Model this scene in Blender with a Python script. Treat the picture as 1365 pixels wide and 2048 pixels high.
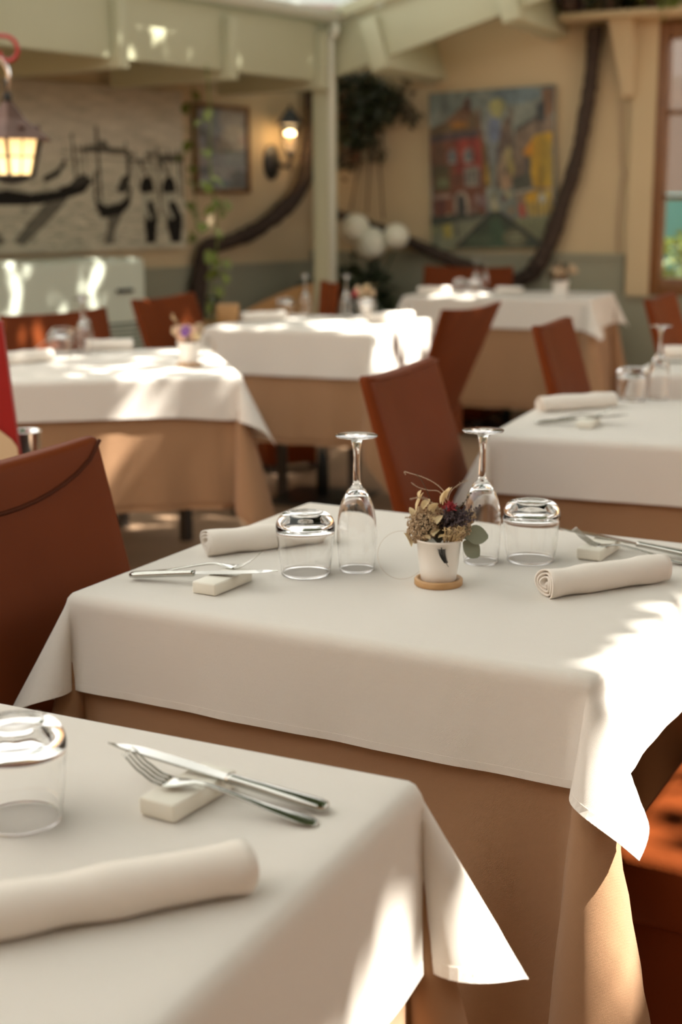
import bpy, bmesh, math, random
import numpy as np
from math import sin, cos, pi, radians, hypot, atan2, sqrt, exp
random.seed(7); rng = np.random.default_rng(7)
sc = bpy.context.scene
for o in list(bpy.data.objects): bpy.data.objects.remove(o)
COL = sc.collection

# ------------------------------------------------------------------ camera, sky, sun, exposure
CAMZ = 1.23
cam = bpy.data.cameras.new('camera'); camo = bpy.data.objects.new('camera', cam); COL.objects.link(camo)
camo.location = (0, 0, CAMZ)
camo.rotation_mode = 'ZXY'
camo.rotation_euler = (pi/2 - math.atan(614/2760), 0, 0)
from mathutils import Matrix, Euler, Vector
camo.rotation_mode = 'XYZ'
_m = Euler((pi/2 - math.atan(614/2760), 0, 0)).to_matrix() @ Matrix.Rotation(-0.005, 3, 'Z')
camo.rotation_euler = _m.to_euler('XYZ')
cam.sensor_fit = 'VERTICAL'; cam.sensor_height = 36; cam.sensor_width = 24
cam.lens = 2760/2048*36
cam.dof.use_dof = True; cam.dof.focus_distance = 1.52; cam.dof.aperture_fstop = 4.2
cam.clip_start = .02
sc.camera = camo

w = bpy.data.worlds.new('sky'); sc.world = w; w.use_nodes = True
bg = w.node_tree.nodes['Background']; bg.inputs[0].default_value = (1.0, .98, .93, 1); bg.inputs[1].default_value = 1.9

SUN_AZ, SUN_EL = 100.0, 54.0
sl = bpy.data.lights.new('sun', 'SUN'); sl.energy = 15.0; sl.angle = radians(.53); sl.color = (1, .95, .86)
so = bpy.data.objects.new('sun', sl); COL.objects.link(so)
_sd = Vector((sin(radians(SUN_AZ))*cos(radians(SUN_EL)), cos(radians(SUN_AZ))*cos(radians(SUN_EL)), sin(radians(SUN_EL))))
so.rotation_euler = _sd.to_track_quat('Z', 'Y').to_euler(); so.location = (4, 0, 6)

sc.view_settings.view_transform = 'Standard'; sc.view_settings.look = 'None'
sc.view_settings.gamma = 1; sc.view_settings.use_curve_mapping = False
sc.view_settings.exposure = 0.45

# ------------------------------------------------------------------ helpers
def tag(o, label=None, cat=None, group=None, kind=None):
    if label: o['label'] = label
    if cat: o['category'] = cat
    if group: o['group'] = group
    if kind: o['kind'] = kind
    return o
def empty(name, loc=(0, 0, 0), rz=0):
    o = bpy.data.objects.new(name, None); COL.objects.link(o); o.location = loc; o.rotation_euler = (0, 0, rz)
    o.empty_display_size = .05
    return o
def az2rz(az): return radians(90 - az)
def mk(name, V, Fc, mat, parent=None, smooth=True, loc=None, rz=None):
    me = bpy.data.meshes.new(name)
    me.from_pydata([tuple(map(float, v)) for v in V], [], [tuple(int(i) for i in f) for f in Fc])
    if mat: me.materials.append(mat)
    if smooth: me.polygons.foreach_set('use_smooth', [True]*len(me.polygons))
    me.update()
    o = bpy.data.objects.new(name, me); COL.objects.link(o)
    if parent: o.parent = parent
    if loc is not None: o.location = loc
    if rz is not None: o.rotation_euler = (0, 0, rz)
    return o
class MB:
    def __init__(s): s.V = []; s.F = []
    def add(s, V, F):
        n = len(s.V); s.V += [tuple(v) for v in V]; s.F += [tuple(i+n for i in f) for f in F]; return s
    def box(s, x0, x1, y0, y1, z0, z1):
        V = [(x, y, z) for x in (x0, x1) for y in (y0, y1) for z in (z0, z1)]
        return s.add(V, [(0,1,3,2),(4,6,7,5),(0,4,5,1),(2,3,7,6),(0,2,6,4),(1,5,7,3)])
    def tube(s, P, R, n=8, cap=True):
        V, F = tube(P, R, n, cap); return s.add(V, F)
    def lathe(s, prof, n=24, c=(0, 0, 0)):
        V, F = lathe(prof, n); return s.add([(a+c[0], b+c[1], d+c[2]) for a, b, d in V], F)
    def obj(s, name, mat, parent=None, smooth=False, **k): return mk(name, s.V, s.F, mat, parent, smooth, **k)
def tube(P, R, n=8, cap=True):
    P = [Vector(p) for p in P]
    if not hasattr(R, '__len__'): R = [R]*len(P)
    V = []; F = []; up = None
    for i, p in enumerate(P):
        t = (P[min(i+1, len(P)-1)] - P[max(i-1, 0)]).normalized()
        if up is None:
            up = Vector((0, 0, 1)) if abs(t.z) < .9 else Vector((1, 0, 0))
        a = t.cross(up)
        if a.length < 1e-6: a = t.cross(Vector((1, .3, 0)))
        a.normalize(); b = a.cross(t).normalized(); up = b
        for k in range(n):
            q = 2*pi*k/n; v = p + (a*cos(q) + b*sin(q))*R[i]; V.append(tuple(v))
    for i in range(len(P)-1):
        for k in range(n):
            F.append((i*n+k, i*n+(k+1) % n, (i+1)*n+(k+1) % n, (i+1)*n+k))
    if cap: F.append(tuple(range(n-1, -1, -1))); F.append(tuple((len(P)-1)*n+k for k in range(n)))
    return V, F
def lathe(prof, n=24):
    V = []; F = []; idx = []
    for r, z in prof:
        if r < 1e-6: idx.append([len(V)]*n); V.append((0, 0, z))
        else:
            idx.append(list(range(len(V), len(V)+n))); V += [(r*cos(2*pi*k/n), r*sin(2*pi*k/n), z) for k in range(n)]
    for i in range(len(prof)-1):
        a, b = idx[i], idx[i+1]
        for k in range(n):
            f = [a[k], a[(k+1) % n], b[(k+1) % n], b[k]]
            g = []
            for q in f:
                if q not in g: g.append(q)
            if len(g) > 2: F.append(tuple(g))
    return V, F
def bevelbox(name, sx, sy, sz, r, mat, parent=None, seg=2, c=(0, 0, 0), smooth=True):
    bm = bmesh.new(); bmesh.ops.create_cube(bm, size=1)
    for v in bm.verts: v.co = Vector((v.co.x*sx+c[0], v.co.y*sy+c[1], v.co.z*sz+c[2]))
    bmesh.ops.bevel(bm, geom=bm.edges[:], offset=r, segments=seg, affect='EDGES', profile=.5)
    me = bpy.data.meshes.new(name); bm.to_mesh(me); bm.free(); me.materials.append(mat)
    if smooth: me.polygons.foreach_set('use_smooth', [True]*len(me.polygons))
    o = bpy.data.objects.new(name, me); COL.objects.link(o)
    if parent: o.parent = parent
    return o
def dup(root, loc=None, rot=None, label=None, parent=None):
    c = root.copy(); COL.objects.link(c)
    if parent: c.parent = parent
    if loc is not None: c.location = loc
    if rot is not None: c.rotation_euler = rot
    if label: c['label'] = label
    for ch in list(root.children): dup(ch, parent=c)
    return c
def sstep(x, a, b):
    t = min(max((x-a)/(b-a), 0), 1); return t*t*(3-2*t)
def spline(P, n):
    P = np.array(P, float); out = []
    Q = np.vstack([2*P[0]-P[1], P, 2*P[-1]-P[-2]])
    for i in range(1, len(Q)-2):
        for k in range(n):
            t = k/n; a, b, c, d = Q[i-1], Q[i], Q[i+1], Q[i+2]
            out.append(.5*((2*b)+(-a+c)*t+(2*a-5*b+4*c-d)*t*t+(-a+3*b-3*c+d)*t**3))
    out.append(P[-1]); return np.array(out)

# ------------------------------------------------------------------ materials
def mat(name, col, rough=.6, metal=0, bump=None, var=None, spec=.5, trans=0, sheen=0, attr=None, emis=None, estr=0):
    m = bpy.data.materials.new(name); m.use_nodes = True; nt = m.node_tree; N = nt.nodes; L = nt.links
    b = N['Principled BSDF']; b.inputs['Base Color'].default_value = (*col, 1); b.inputs['Roughness'].default_value = rough
    b.inputs['Metallic'].default_value = metal; b.inputs['Specular IOR Level'].default_value = spec
    if sheen: b.inputs['Sheen Weight'].default_value = sheen
    tc = N.new('ShaderNodeTexCoord')
    if attr:
        a = N.new('ShaderNodeAttribute'); a.attribute_name = attr; L.new(a.outputs['Color'], b.inputs['Base Color'])
    if var:  # (scale, amount, colour2)
        nz = N.new('ShaderNodeTexNoise'); nz.inputs['Scale'].default_value = var[0]; nz.inputs['Detail'].default_value = 5
        L.new(tc.outputs['Object'], nz.inputs['Vector'])
        rp = N.new('ShaderNodeValToRGB'); rp.color_ramp.elements[0].position = .5-var[1]; rp.color_ramp.elements[1].position = .5+var[1]
        rp.color_ramp.elements[0].color = (*col, 1); rp.color_ramp.elements[1].color = (*var[2], 1)
        L.new(nz.outputs[0], rp.inputs[0]); L.new(rp.outputs[0], b.inputs['Base Color'])
    if bump:  # (scale, strength, dist)
        nz = N.new('ShaderNodeTexNoise'); nz.inputs['Scale'].default_value = bump[0]; nz.inputs['Detail'].default_value = 4
        L.new(tc.outputs['Object'], nz.inputs['Vector'])
        bp = N.new('ShaderNodeBump'); bp.inputs['Strength'].default_value = bump[1]; bp.inputs['Distance'].default_value = bump[2]
        L.new(nz.outputs[0], bp.inputs['Height']); L.new(bp.outputs[0], b.inputs['Normal'])
    if trans:
        out = N['Material Output']; mx = N.new('ShaderNodeMixShader'); tr = N.new('ShaderNodeBsdfTranslucent')
        src = b.inputs['Base Color'].links[0].from_socket if b.inputs['Base Color'].links else None
        if src: L.new(src, tr.inputs['Color'])
        else: tr.inputs['Color'].default_value = (*col, 1)
        mx.inputs[0].default_value = trans
        L.new(b.outputs[0], mx.inputs[1]); L.new(tr.outputs[0], mx.inputs[2]); L.new(mx.outputs[0], out.inputs['Surface'])
    if emis:
        b.inputs['Emission Color'].default_value = (*emis, 1); b.inputs['Emission Strength'].default_value = estr
    return m
def cloth_mat(name, col, col2, trans, period=.0016, strength=.35, dist=.0006):
    m = mat(name, col, .9, spec=.15, trans=0, sheen=.15); nt = m.node_tree; N = nt.nodes; L = nt.links
    b = N['Principled BSDF']; uv = N.new('ShaderNodeUVMap'); uv.uv_map = 'cloth'
    sep = N.new('ShaderNodeSeparateXYZ'); L.new(uv.outputs[0], sep.inputs[0])
    nz = N.new('ShaderNodeTexNoise'); nz.inputs['Scale'].default_value = 900; L.new(uv.outputs[0], nz.inputs['Vector'])
    hs = []
    for ax in (0, 1):
        mu = N.new('ShaderNodeMath'); mu.operation = 'MULTIPLY'; mu.inputs[1].default_value = 2*pi/period; L.new(sep.outputs[ax], mu.inputs[0])
        sn = N.new('ShaderNodeMath'); sn.operation = 'SINE'; L.new(mu.outputs[0], sn.inputs[0]); hs.append(sn)
    pr = N.new('ShaderNodeMath'); pr.operation = 'MULTIPLY'; L.new(hs[0].outputs[0], pr.inputs[0]); L.new(hs[1].outputs[0], pr.inputs[1])
    ad = N.new('ShaderNodeMath'); ad.operation = 'ADD'; L.new(pr.outputs[0], ad.inputs[0]); L.new(nz.outputs[0], ad.inputs[1])
    bp = N.new('ShaderNodeBump'); bp.inputs['Strength'].default_value = strength; bp.inputs['Distance'].default_value = dist
    L.new(ad.outputs[0], bp.inputs['Height']); L.new(bp.outputs[0], b.inputs['Normal'])
    # slub: threads a little lighter or darker
    n2 = N.new('ShaderNodeTexNoise'); n2.inputs['Scale'].default_value = 1; n2.inputs['Detail'].default_value = 3
    mp = N.new('ShaderNodeMapping'); mp.inputs['Scale'].default_value = (40, 900, 1); L.new(uv.outputs[0], mp.inputs[0]); L.new(mp.outputs[0], n2.inputs['Vector'])
    rp = N.new('ShaderNodeValToRGB'); rp.color_ramp.elements[0].position = .3; rp.color_ramp.elements[1].position = .7
    rp.color_ramp.elements[0].color = (*col2, 1); rp.color_ramp.elements[1].color = (*col, 1)
    L.new(n2.outputs[0], rp.inputs[0]); L.new(rp.outputs[0], b.inputs['Base Color'])
    if trans:
        out = N['Material Output']; mx = N.new('ShaderNodeMixShader'); tr = N.new('ShaderNodeBsdfTranslucent'); tr.inputs['Color'].default_value = (*col, 1)
        mx.inputs[0].default_value = trans
        L.new(b.outputs[0], mx.inputs[1]); L.new(tr.outputs[0], mx.inputs[2]); L.new(mx.outputs[0], out.inputs['Surface'])
    return m
M = dict(
    white=cloth_mat('white_linen', (.84, .79, .72), (.82, .77, .70), .12),
    beige=cloth_mat('beige_linen', (.41, .235, .128), (.388, .222, .12), .05, .0018, .4),
    napkin=mat('napkin_linen', (.82, .755, .68), .9, bump=(700, .15, .001), spec=.15),
    leather=mat('terracotta_cover', (.17, .038, .009), .5, bump=(60, .12, .004), var=(6, .3, (.14, .030, .007)), spec=.07),
    leather_seam=mat('terracotta_seam', (.07, .016, .005), .6, spec=.1),
    dark=mat('dark_wood', (.025, .018, .014), .45),
    chrome=mat('chrome', (.85, .83, .80), .12, 1),
    steel=mat('cutlery_steel', (.50, .49, .45), .16, 1),
    rest=mat('cream_ceramic', (.78, .74, .64), .55, bump=(300, .05, .001)),
    pot=mat('white_ceramic', (.86, .82, .76), .35),
    bamboo=mat('bamboo_wood', (.55, .33, .15), .5, var=(60, .25, (.45, .25, .10))),
    white_paint=mat('white_paint', (.49, .49, .335), .55, var=(3, .35, (.45, .45, .305)), bump=(25, .05, .004)),
    cabinet=mat('cabinet_paint', (.62, .66, .54), .5),
    wall=mat('cream_plaster', (.55, .425, .255), .85, var=(2.2, .3, (.49, .38, .228)), bump=(40, .12, .006)),
    ochre=mat('warm_bounce_plaster', (.62, .38, .20), .85, bump=(40, .12, .006)),  # ochre chosen so the added walls bounce warm light
    dado=mat('grey_green_dado', (.28, .27, .19), .7, var=(5, .3, (.25, .24, .17))),
    floor=mat('terracotta_floor', (.37, .235, .145), .6, var=(4, .3, (.30, .19, .115)), bump=(30, .1, .003)),
    bark=mat('vine_bark', (.035, .020, .013), .9, var=(14, .25, (.06, .038, .025)), bump=(45, .8, .02)),
    brownwood=mat('window_wood', (.20, .082, .022), .45, var=(12, .3, (.15, .058, .015))),
    tanwood=mat('tan_wood', (.36, .20, .075), .5, var=(14, .3, (.29, .15, .05))),
    goldframe=mat('gilt_frame', (.20, .105, .03), .4, var=(30, .25, (.11, .05, .014))),
    canvas_edge=mat('canvas_edge', (.48, .42, .32), .8),
    print_=mat('printed_canvas', (.5, .5, .5), .8, attr='Col', spec=.2),
    oil=mat('oil_paint', (.5, .5, .5), .5, attr='Col', bump=(90, .35, .004)),
    black=mat('black_iron', (.018, .018, .015), .45, spec=.4),
    copper=mat('aged_copper', (.17, .095, .07), .55, .5, var=(25, .3, (.11, .062, .05)), bump=(60, .2, .004)),
    red=mat('red_paint', (.36, .012, .012), .4),
    cream=mat('cream_board', (.72, .54, .33), .6),
    pipe=mat('white_pipe', (.70, .72, .62), .35),
    leafg=mat('green_leaf', (.13, .175, .03), .45, trans=.35, var=(30, .3, (.19, .22, .045))),
    leafdark=mat('dark_leaf', (.03, .034, .014), .5, trans=.15, var=(12, .3, (.035, .05, .02))),
    leafdry=mat('dried_leaf', (.11, .075, .04), .8, trans=.1, var=(9, .2, (.045, .045, .022))),
    leaforange=mat('rust_leaf', (.22, .10, .045), .8, trans=.1),
    canopy=mat('shade_leaf', (.10, .17, .03), .5, trans=.22),
    petalw=mat('hydrangea_petal', (.88, .85, .70), .7, trans=.1),
    heather=mat('heather_bloom', (.16, .09, .18), .8),
    euca=mat('eucalyptus_leaf', (.20, .22, .15), .6, var=(60, .3, (.25, .26, .18))),
    seed=mat('dried_seed', (.40, .28, .165), .9, var=(300, .2, (.55, .42, .28))),
    straw=mat('dried_straw', (.62, .47, .26), .8, var=(200, .25, (.48, .34, .17))),
    papery=mat('papery_petal', (.85, .72, .46), .7, trans=.25, var=(150, .25, (.78, .60, .33))),
    purple=mat('dark_lavender', (.05, .038, .036), .9, var=(400, .15, (.12, .085, .10))),
    redflower=mat('dried_red_flower', (.30, .02, .035), .8, var=(300, .2, (.42, .05, .06))),
    fern=mat('dark_fern', (.012, .012, .01), .7),
    plume=mat('pale_plume', (.68, .55, .42), .9, trans=.3),
    peach=mat('pale_peach_bloom', (.80, .55, .40), .8, trans=.2),
    violet=mat('violet_bloom', (.28, .12, .42), .8),
    soil=mat('dark_soil', (.03, .02, .014), .95),
    teal=mat('teal_paint', (.10, .30, .30), .5),
    pinkwall=mat('pink_render', (.22, .17, .15), .85),
    socket=mat('socket_plastic', (.55, .38, .30), .5),
    grass=mat('lawn', (.12, .2, .05), .9),
)
def glass_mat(name, col=(1, 1, 1), rough=0, ior=1.47):
    m = bpy.data.materials.new(name); m.use_nodes = True; b = m.node_tree.nodes['Principled BSDF']
    b.inputs['Base Color'].default_value = (*col, 1); b.inputs['Roughness'].default_value = rough
    b.inputs['Transmission Weight'].default_value = 1; b.inputs['IOR'].default_value = ior
    return m
M['glass'] = glass_mat('clear_glass'); M['pane'] = glass_mat('window_glass', (.95, .98, .97), .02, 1.3)
M['frost'] = mat('frosted_lantern_pane', (.95, .90, .76), .5, trans=.75)
M['lamp'] = mat('lamp_bulb', (1, .8, .5), .5, emis=(1, .76, .46), estr=210)
M['lampshade'] = mat('lit_lamp_glass', (1, .9, .7), .5, emis=(1, .66, .32), estr=60)
M['poly'] = mat('corrugated_plastic', (.85, .9, .85), .3, trans=.6)

# ------------------------------------------------------------------ the setting
CX, CY = -.18, 9.0
def du(az): return np.array([sin(radians(az)), cos(radians(az))])
RL, RR, RB = du(222), du(115), du(216)
POST = (-.08, 8.0)
def onL(s, z, out=0.0):      # point on the left wall, s metres from the corner, "out" metres into the room
    n = np.array([.743, -.669]); p = np.array([CX, CY]) + RL*s + n*out; return (p[0], p[1], z)
def onR(s, z, out=0.0):
    n = np.array([-.4226, -.9063]); p = np.array([CX, CY]) + RR*s + n*out; return (p[0], p[1], z)
def struct(o): o['kind'] = 'structure'; return o
fl = MB().box(-9, 9, -6, 14, -.06, 0).obj('floor', M['floor']); struct(fl)
FL = empty('left_wall_frame', (CX, CY, 0), az2rz(222)); FR = None
# walls as boxes built in their own frame (x along the wall, +y to the outside)
def wallobj(name, mb, mt, az): return struct(mb.obj(name, mt, loc=(CX, CY, 0), rz=az2rz(az)))
bpy.data.objects.remove(FL)
# left wall: local x runs from the corner to the left; room lies at +y for az 222
wl = wallobj('wall_left', MB().box(-.2, 7, -.18, 0, 0, 2.36), M['wall'], 222)
dl = wallobj('trim_1', MB().box(-.0, 7, 0, .02, 0, .86).box(0, 7, 0, .03, .86, .885), M['dado'], 222)
# right wall: local x runs from the corner to the right; room lies at -y. gabled top, opening for the window
W0, W1, WZ0, WZ1 = 2.185, 3.15, .71, 2.215
rw = MB()
def gab(s): return 2.33 + .2815*max(0, s-.15)
def wseg(x0, x1, z0, z1a, z1b):
    rw.add([(x0,0,z0),(x1,0,z0),(x1,0,z1b),(x0,0,z1a),(x0,.18,z0),(x1,.18,z0),(x1,.18,z1b),(x0,.18,z1a)],
           [(0,1,2,3),(5,4,7,6),(0,4,5,1),(3,2,6,7),(0,3,7,4),(1,5,6,2)])
wseg(-.2, .15, 0, gab(0), gab(.15)); wseg(.15, W0, 0, gab(.15), gab(W0)); wseg(W0, W1, 0, WZ0, WZ0); wseg(W0, W1, WZ1, gab(W0), gab(W1)); wseg(W1, 6.5, 0, gab(W1), gab(W1)+.3)
wr = wallobj('wall_right', rw, M['wall'], 115)
dr = MB().box(0, 2.03, -.02, 0, 0, .915).box(0, 2.03, -.032, 0, .915, .945)
for z in (.40, .655): dr.box(0, 2.03, -.026, -.02, z-.004, z+.004)
dr.box(2.03, W0, -.02, 0, 0, .68).box(2.03, 6.4, -.034, 0, .68, .71).box(W0, 6.4, -.02, 0, 0, .68)
dro = wallobj('trim_2', dr, M['dado'], 115)
pil = MB().box(2.05, W0-.005, -.055, 0, .71, 2.4)
pilo = wallobj('trim_3', pil, M['wall'], 115)

# timber post with its downpipe
pz = empty('trim_4', (POST[0], POST[1], 0), az2rz(115)); struct(pz)
bevelbox('post', .105, .105, 2.20, .006, M['white_paint'], pz, c=(0, 0, 1.10))
dp = MB().tube([(.062, -.045, 0), (.062, -.045, 2.12), (.075, -.06, 2.17), (.10, -.075, 2.2), (.115, -.08, 2.17), (.10, -.085, 2.12)], .017, 10)
dp.obj('downpipe', M['pipe'], pz, True)
# left eaves: fascia boards, rafters and gutter, each a board of its own
eb = empty('ceiling', (POST[0], POST[1], 0), az2rz(216)); struct(eb)
# local x away from the post towards the camera-left, -y = outside/left wall side?  (az 216 -> left normal points to the right/front)
bevelbox('fascia_board', 5.2, .045, .30, .004, M['white_paint'], eb, c=(2.6, .0, 2.045))
rprof = []
r0 = None
for i, s in enumerate([.09, .86, 1.64, 2.42, 3.2, 4.0]):
    if r0 is None:
        r0 = bevelbox('rafter', .058, 1.0, .30, .004, M['white_paint'], eb, c=(0, -.5, 2.0)); r = r0
    else: r = dup(r0, parent=eb)
    r.location = (s, .075, 0); r.scale = (1, .76+.105*s, 1)
g = MB()
gp = [( .0+.058*cos(a), 2.255+.058*sin(a)) for a in np.linspace(pi, 2*pi, 9)]
V = []; Fc = []
for x in (-.15, 5.2):
    for y, z in gp: V.append((x, y+.085, z))
for k in range(8): Fc.append((k, k+1, k+10, k+9))
g.add(V, Fc); go = g.obj('gutter', M['pipe'], eb, True); md = go.modifiers.new('s', 'SOLIDIFY'); md.thickness = .004
V = [(x, y, z) for x, y in ((0, -.02), (5.2, -.02), (5.2, -1.26), (0, -.72)) for z in (2.2, 2.23)]
mk('roof_deck', V, [(0,2,4,6),(1,7,5,3),(0,1,3,2),(2,3,5,4),(4,5,7,6),(6,7,1,0)], M['white_paint'], eb, False)
# corrugated clear sheet above the gutter corner
V = []; Fc = []; n = 120
for i in range(n+1):
    x = -.6 + 2.2*i/n; zz = .012*sin(2*pi*x/.07)
    V += [(x, .02, 2.36+zz), (x, -1.3, 2.52+zz)]
for i in range(n): Fc.append((2*i, 2*i+1, 2*i+3, 2*i+2))
mk('corrugated_sheet', V, Fc, M['poly'], eb)
# right gable beam and rafters, rising to the right
SL = atan2(.2815, 1.0)
ga = empty('ceiling', (POST[0], POST[1], 0), az2rz(115)); struct(ga)
def sloped(name, x0, x1, y0, y1, z0, z1, parent, m=None):
    o = bevelbox(name, x1-x0, y1-y0, z1-z0, .004, m or M['white_paint'], parent, c=((x0+x1)/2, (y0+y1)/2, (z0+z1)/2))
    o.location = (0, 0, 1.905); o.rotation_euler = (0, -SL, 0); return o
sloped('gable_board', .04, 4.2, -.0, .045, 0, .27, ga)
sloped('barge_board', .06, 4.2, -.05, -.002, .272, .335, ga)
for s in (.30, 1.07, 1.84, 2.6): sloped('rafter', s, s+.10, -.045, .88, -.055, .22, ga)
sloped('roof_deck', .0, 4.2, .48, 1.1, .30, .33, ga)

# unseen walls and roof, added to block low sky and bounce warm light
struct(MB().box(-8, 8, -4.2, -4.0, 0, 3.0).obj('wall_added_back', M['ochre']))
struct(MB().box(6.0, 6.2, -4.0, 6.0, 0, 2.4).obj('wall_added_side', M['ochre']))
struct(MB().box(-5.6, -5.4, -4.0, 4.2, 0, 2.6).obj('wall_added_far', M['ochre']))
struct(MB().box(-5.4, 6.0, -4.0, -.7, 2.75, 2.85).obj('ceiling_sky_block', M['white_paint']))  # unseen roof added to keep sky light off the front cloth drops
# window
wn = empty('window_1', (CX, CY, 0), az2rz(115)); struct(wn)
def wbar(nm, x0, x1, z0, z1, y0=-.03, y1=.09): 
    return bevelbox(nm, x1-x0, y1-y0, z1-z0, .005, M['brownwood'], wn, c=((x0+x1)/2, (y0+y1)/2, (z0+z1)/2))
wbar('window_frame', W0-.03, W0+.05, WZ0, WZ1); wbar('window_frame', W1-.06, W1+.03, WZ0, WZ1)
wbar('window_frame', W0+.05, W1-.06, WZ0, WZ0+.10); wbar('window_frame', W0+.05, W1-.06, WZ1-.09, WZ1)
XM = (W0+W1)/2
wbar('muntin', XM-.03, XM+.03, WZ0+.1, WZ1-.09, -.015, .06)
zs = [WZ0+.10, 1.262, 1.728, WZ1-.09]
for z in zs[1:3]:
    wbar('muntin', W0+.05, XM-.03, z-.014, z+.014, -.01, .05); wbar('muntin', XM+.03, W1-.06, z-.014, z+.014, -.01, .05)
for i in range(3):
    for a, b in ((W0+.05, XM-.03), (XM+.03, W1-.06)):
        z0 = zs[i]+(.014 if i else 0); z1 = zs[i+1]-(.014 if i < 2 else 0)
        bevelbox('pane', b-a, .004, z1-z0, .0005, M['pane'], wn, seg=1, c=((a+b)/2, .03, (z0+z1)/2), smooth=False)
for z in (.95, 1.95): MB().tube([(W0-.035, -.04, z), (W0-.035, -.04, z+.09)], .008, 8).obj('hinge', M['black'], wn, True)

# ------------------------------------------------------------------ painted surfaces
class Ras:
    def __init__(s, w, h, col):
        s.w, s.h = w, h; s.a = np.zeros((h, w, 3)); s.a[:] = col
        yy, xx = np.mgrid[0:h, 0:w]; s.x = xx/(w-1); s.y = yy/(h-1)          # y = 0 at the top
    def blend(s, m, c): s.a = s.a*(1-m[..., None]) + np.array(c)*m[..., None]
    def poly(s, P, c, al=1):
        m = np.zeros(s.x.shape, bool); n = len(P)
        for i in range(n):
            x0, y0 = P[i]; x1, y1 = P[(i+1) % n]
            if y0 == y1: continue
            cond = ((s.y >= min(y0, y1)) & (s.y < max(y0, y1))); xi = x0+(s.y-y0)*(x1-x0)/(y1-y0)
            m ^= cond & (s.x < xi)
        s.blend(m*al, c)
    def line(s, x0, y0, x1, y1, r, c, al=1):
        dx, dy = x1-x0, y1-y0; t = np.clip(((s.x-x0)*dx+(s.y-y0)*dy)/(dx*dx+dy*dy+1e-9), 0, 1)
        d = np.hypot(s.x-x0-t*dx, s.y-y0-t*dy); s.blend((d < r)*al, c)
    def path(s, P, r, c, al=1):
        for i in range(len(P)-1):
            ra = r if not hasattr(r, '__len__') else (r[i]+r[i+1])/2
            s.line(*P[i], *P[i+1], ra, c, al)
    def ell(s, x, y, rx, ry, c, al=1): s.blend((((s.x-x)/rx)**2+((s.y-y)/ry)**2 < 1)*al, c)
    def noise(s, amp, f, seed=0, aniso=1):
        r = np.random.default_rng(seed); n = np.zeros(s.x.shape)
        for k in range(28):
            a = r.uniform(0, 2*pi); ff = f*r.uniform(.4, 2); n += np.sin(2*pi*ff*(s.x*cos(a)+s.y*sin(a)*aniso)+r.uniform(0, 6.3))
        s.a = s.a*(1+amp*(n/5.3))[..., None]
    def obj(s, name, W, H, m, parent):
        h, w = s.h, s.w; V = np.stack([(s.x-.5)*W, np.zeros_like(s.x), (.5-s.y)*H], -1).reshape(-1, 3)
        i = np.arange(h*w).reshape(h, w); Fq = np.stack([i[1:, :-1], i[1:, 1:], i[:-1, 1:], i[:-1, :-1]], -1).reshape(-1, 4)
        o = mk(name, V, Fq, m, parent, False); ca = o.data.color_attributes.new('Col', 'FLOAT_COLOR', 'POINT')
        c = np.ones((h*w, 4)); c[:, :3] = np.clip(s.a, 0, 1).reshape(-1, 3); ca.data.foreach_set('color', c.ravel()); return o
def hang(name, s0, s1, z0, z1, side, out=.0, tilt=0):
    p0 = (onL if side == 'L' else onR)((s0+s1)/2, (z0+z1)/2, out)
    rz = az2rz(222)+pi if side == 'L' else az2rz(115)
    e = empty(name, p0); e.rotation_euler = (0, tilt, rz); return e

# gondola print (left wall): dark hulls, mooring poles, hazy sky and rippled water
g = Ras(230, 170, (.60, .54, .42))
g.blend(np.clip((.45-g.y)/.45, 0, 1)*.35, (.40, .33, .28)); g.blend((g.y > .46)*.25, (.55, .53, .40)); g.noise(.10, 5, 3, 3); g.noise(.05, 18, 4, 4)
K = (.018, .015, .012); G1 = (.09, .08, .06)
rgq = np.random.default_rng(8)
for _ in range(260):
    x, y = rgq.uniform(0, 1), rgq.uniform(.58, 1); l_ = rgq.uniform(.01, .05); g.line(x, y, x+l_, y+rgq.uniform(-.004, .004), .004, (.22, .20, .15), .55)
for x0, y0, x1, y1, r in [(.40,.385,.68,.405,.012),(.44,.37,.52,.37,.012),(.52,.345,.54,.375,.02),(.56,.38,.66,.385,.012),(.77,.405,.99,.415,.012),(.86,.43,.99,.435,.014),(.66,.445,.80,.445,.008),(.28,.44,.99,.45,.003),(.28,.405,.5,.405,.003)]: g.line(x0, y0, x1, y1, r, G1, .9)
for x, ya, yb, r in [(.35,.30,.60,.006),(.485,.25,.72,.0075),(.41,.35,.55,.004),(.38,.36,.54,.003),(.65,.33,.62,.006),(.70,.38,.6,.004),(.79,.37,.62,.004),(.835,.36,.78,.006),(.905,.37,.62,.004),(.96,.37,.68,.006),(.985,.38,.70,.005),(.30,.36,.5,.003)]: g.line(x, ya, x+.012, yb, r, K, .9)
def hull(P, rim, sh):
    g.poly(sh, (.10, .09, .07), .85); g.poly(P, K); g.path(rim, .012, (.48, .45, .35), .8)
hull([(-.02,.60),(.10,.635),(.25,.62),(.36,.585),(.44,.55),(.455,.58),(.40,.645),(.30,.68),(.15,.715),(-.02,.72)], [(-.02,.615),(.12,.64),(.26,.62)], [(.20,.69),(.33,.66),(.22,.80),(.12,.90),(.07,.955),(.015,.93),(.08,.84)])
g.path([(.20,.565),(.26,.53),(.30,.47),(.305,.45)], [.02,.015,.008,.006], K); g.poly([(.32,.60),(.37,.545),(.42,.53),(.44,.57),(.36,.61)], (.06,.055,.045))
hull([(.46,.67),(.52,.70),(.58,.70),(.64,.665),(.68,.60),(.665,.72),(.60,.78),(.49,.80)], [(.475,.685),(.53,.715),(.60,.695),(.64,.66)], [(.53,.79),(.62,.76),(.57,.88),(.56,.96),(.50,.96),(.52,.88)])
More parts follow.
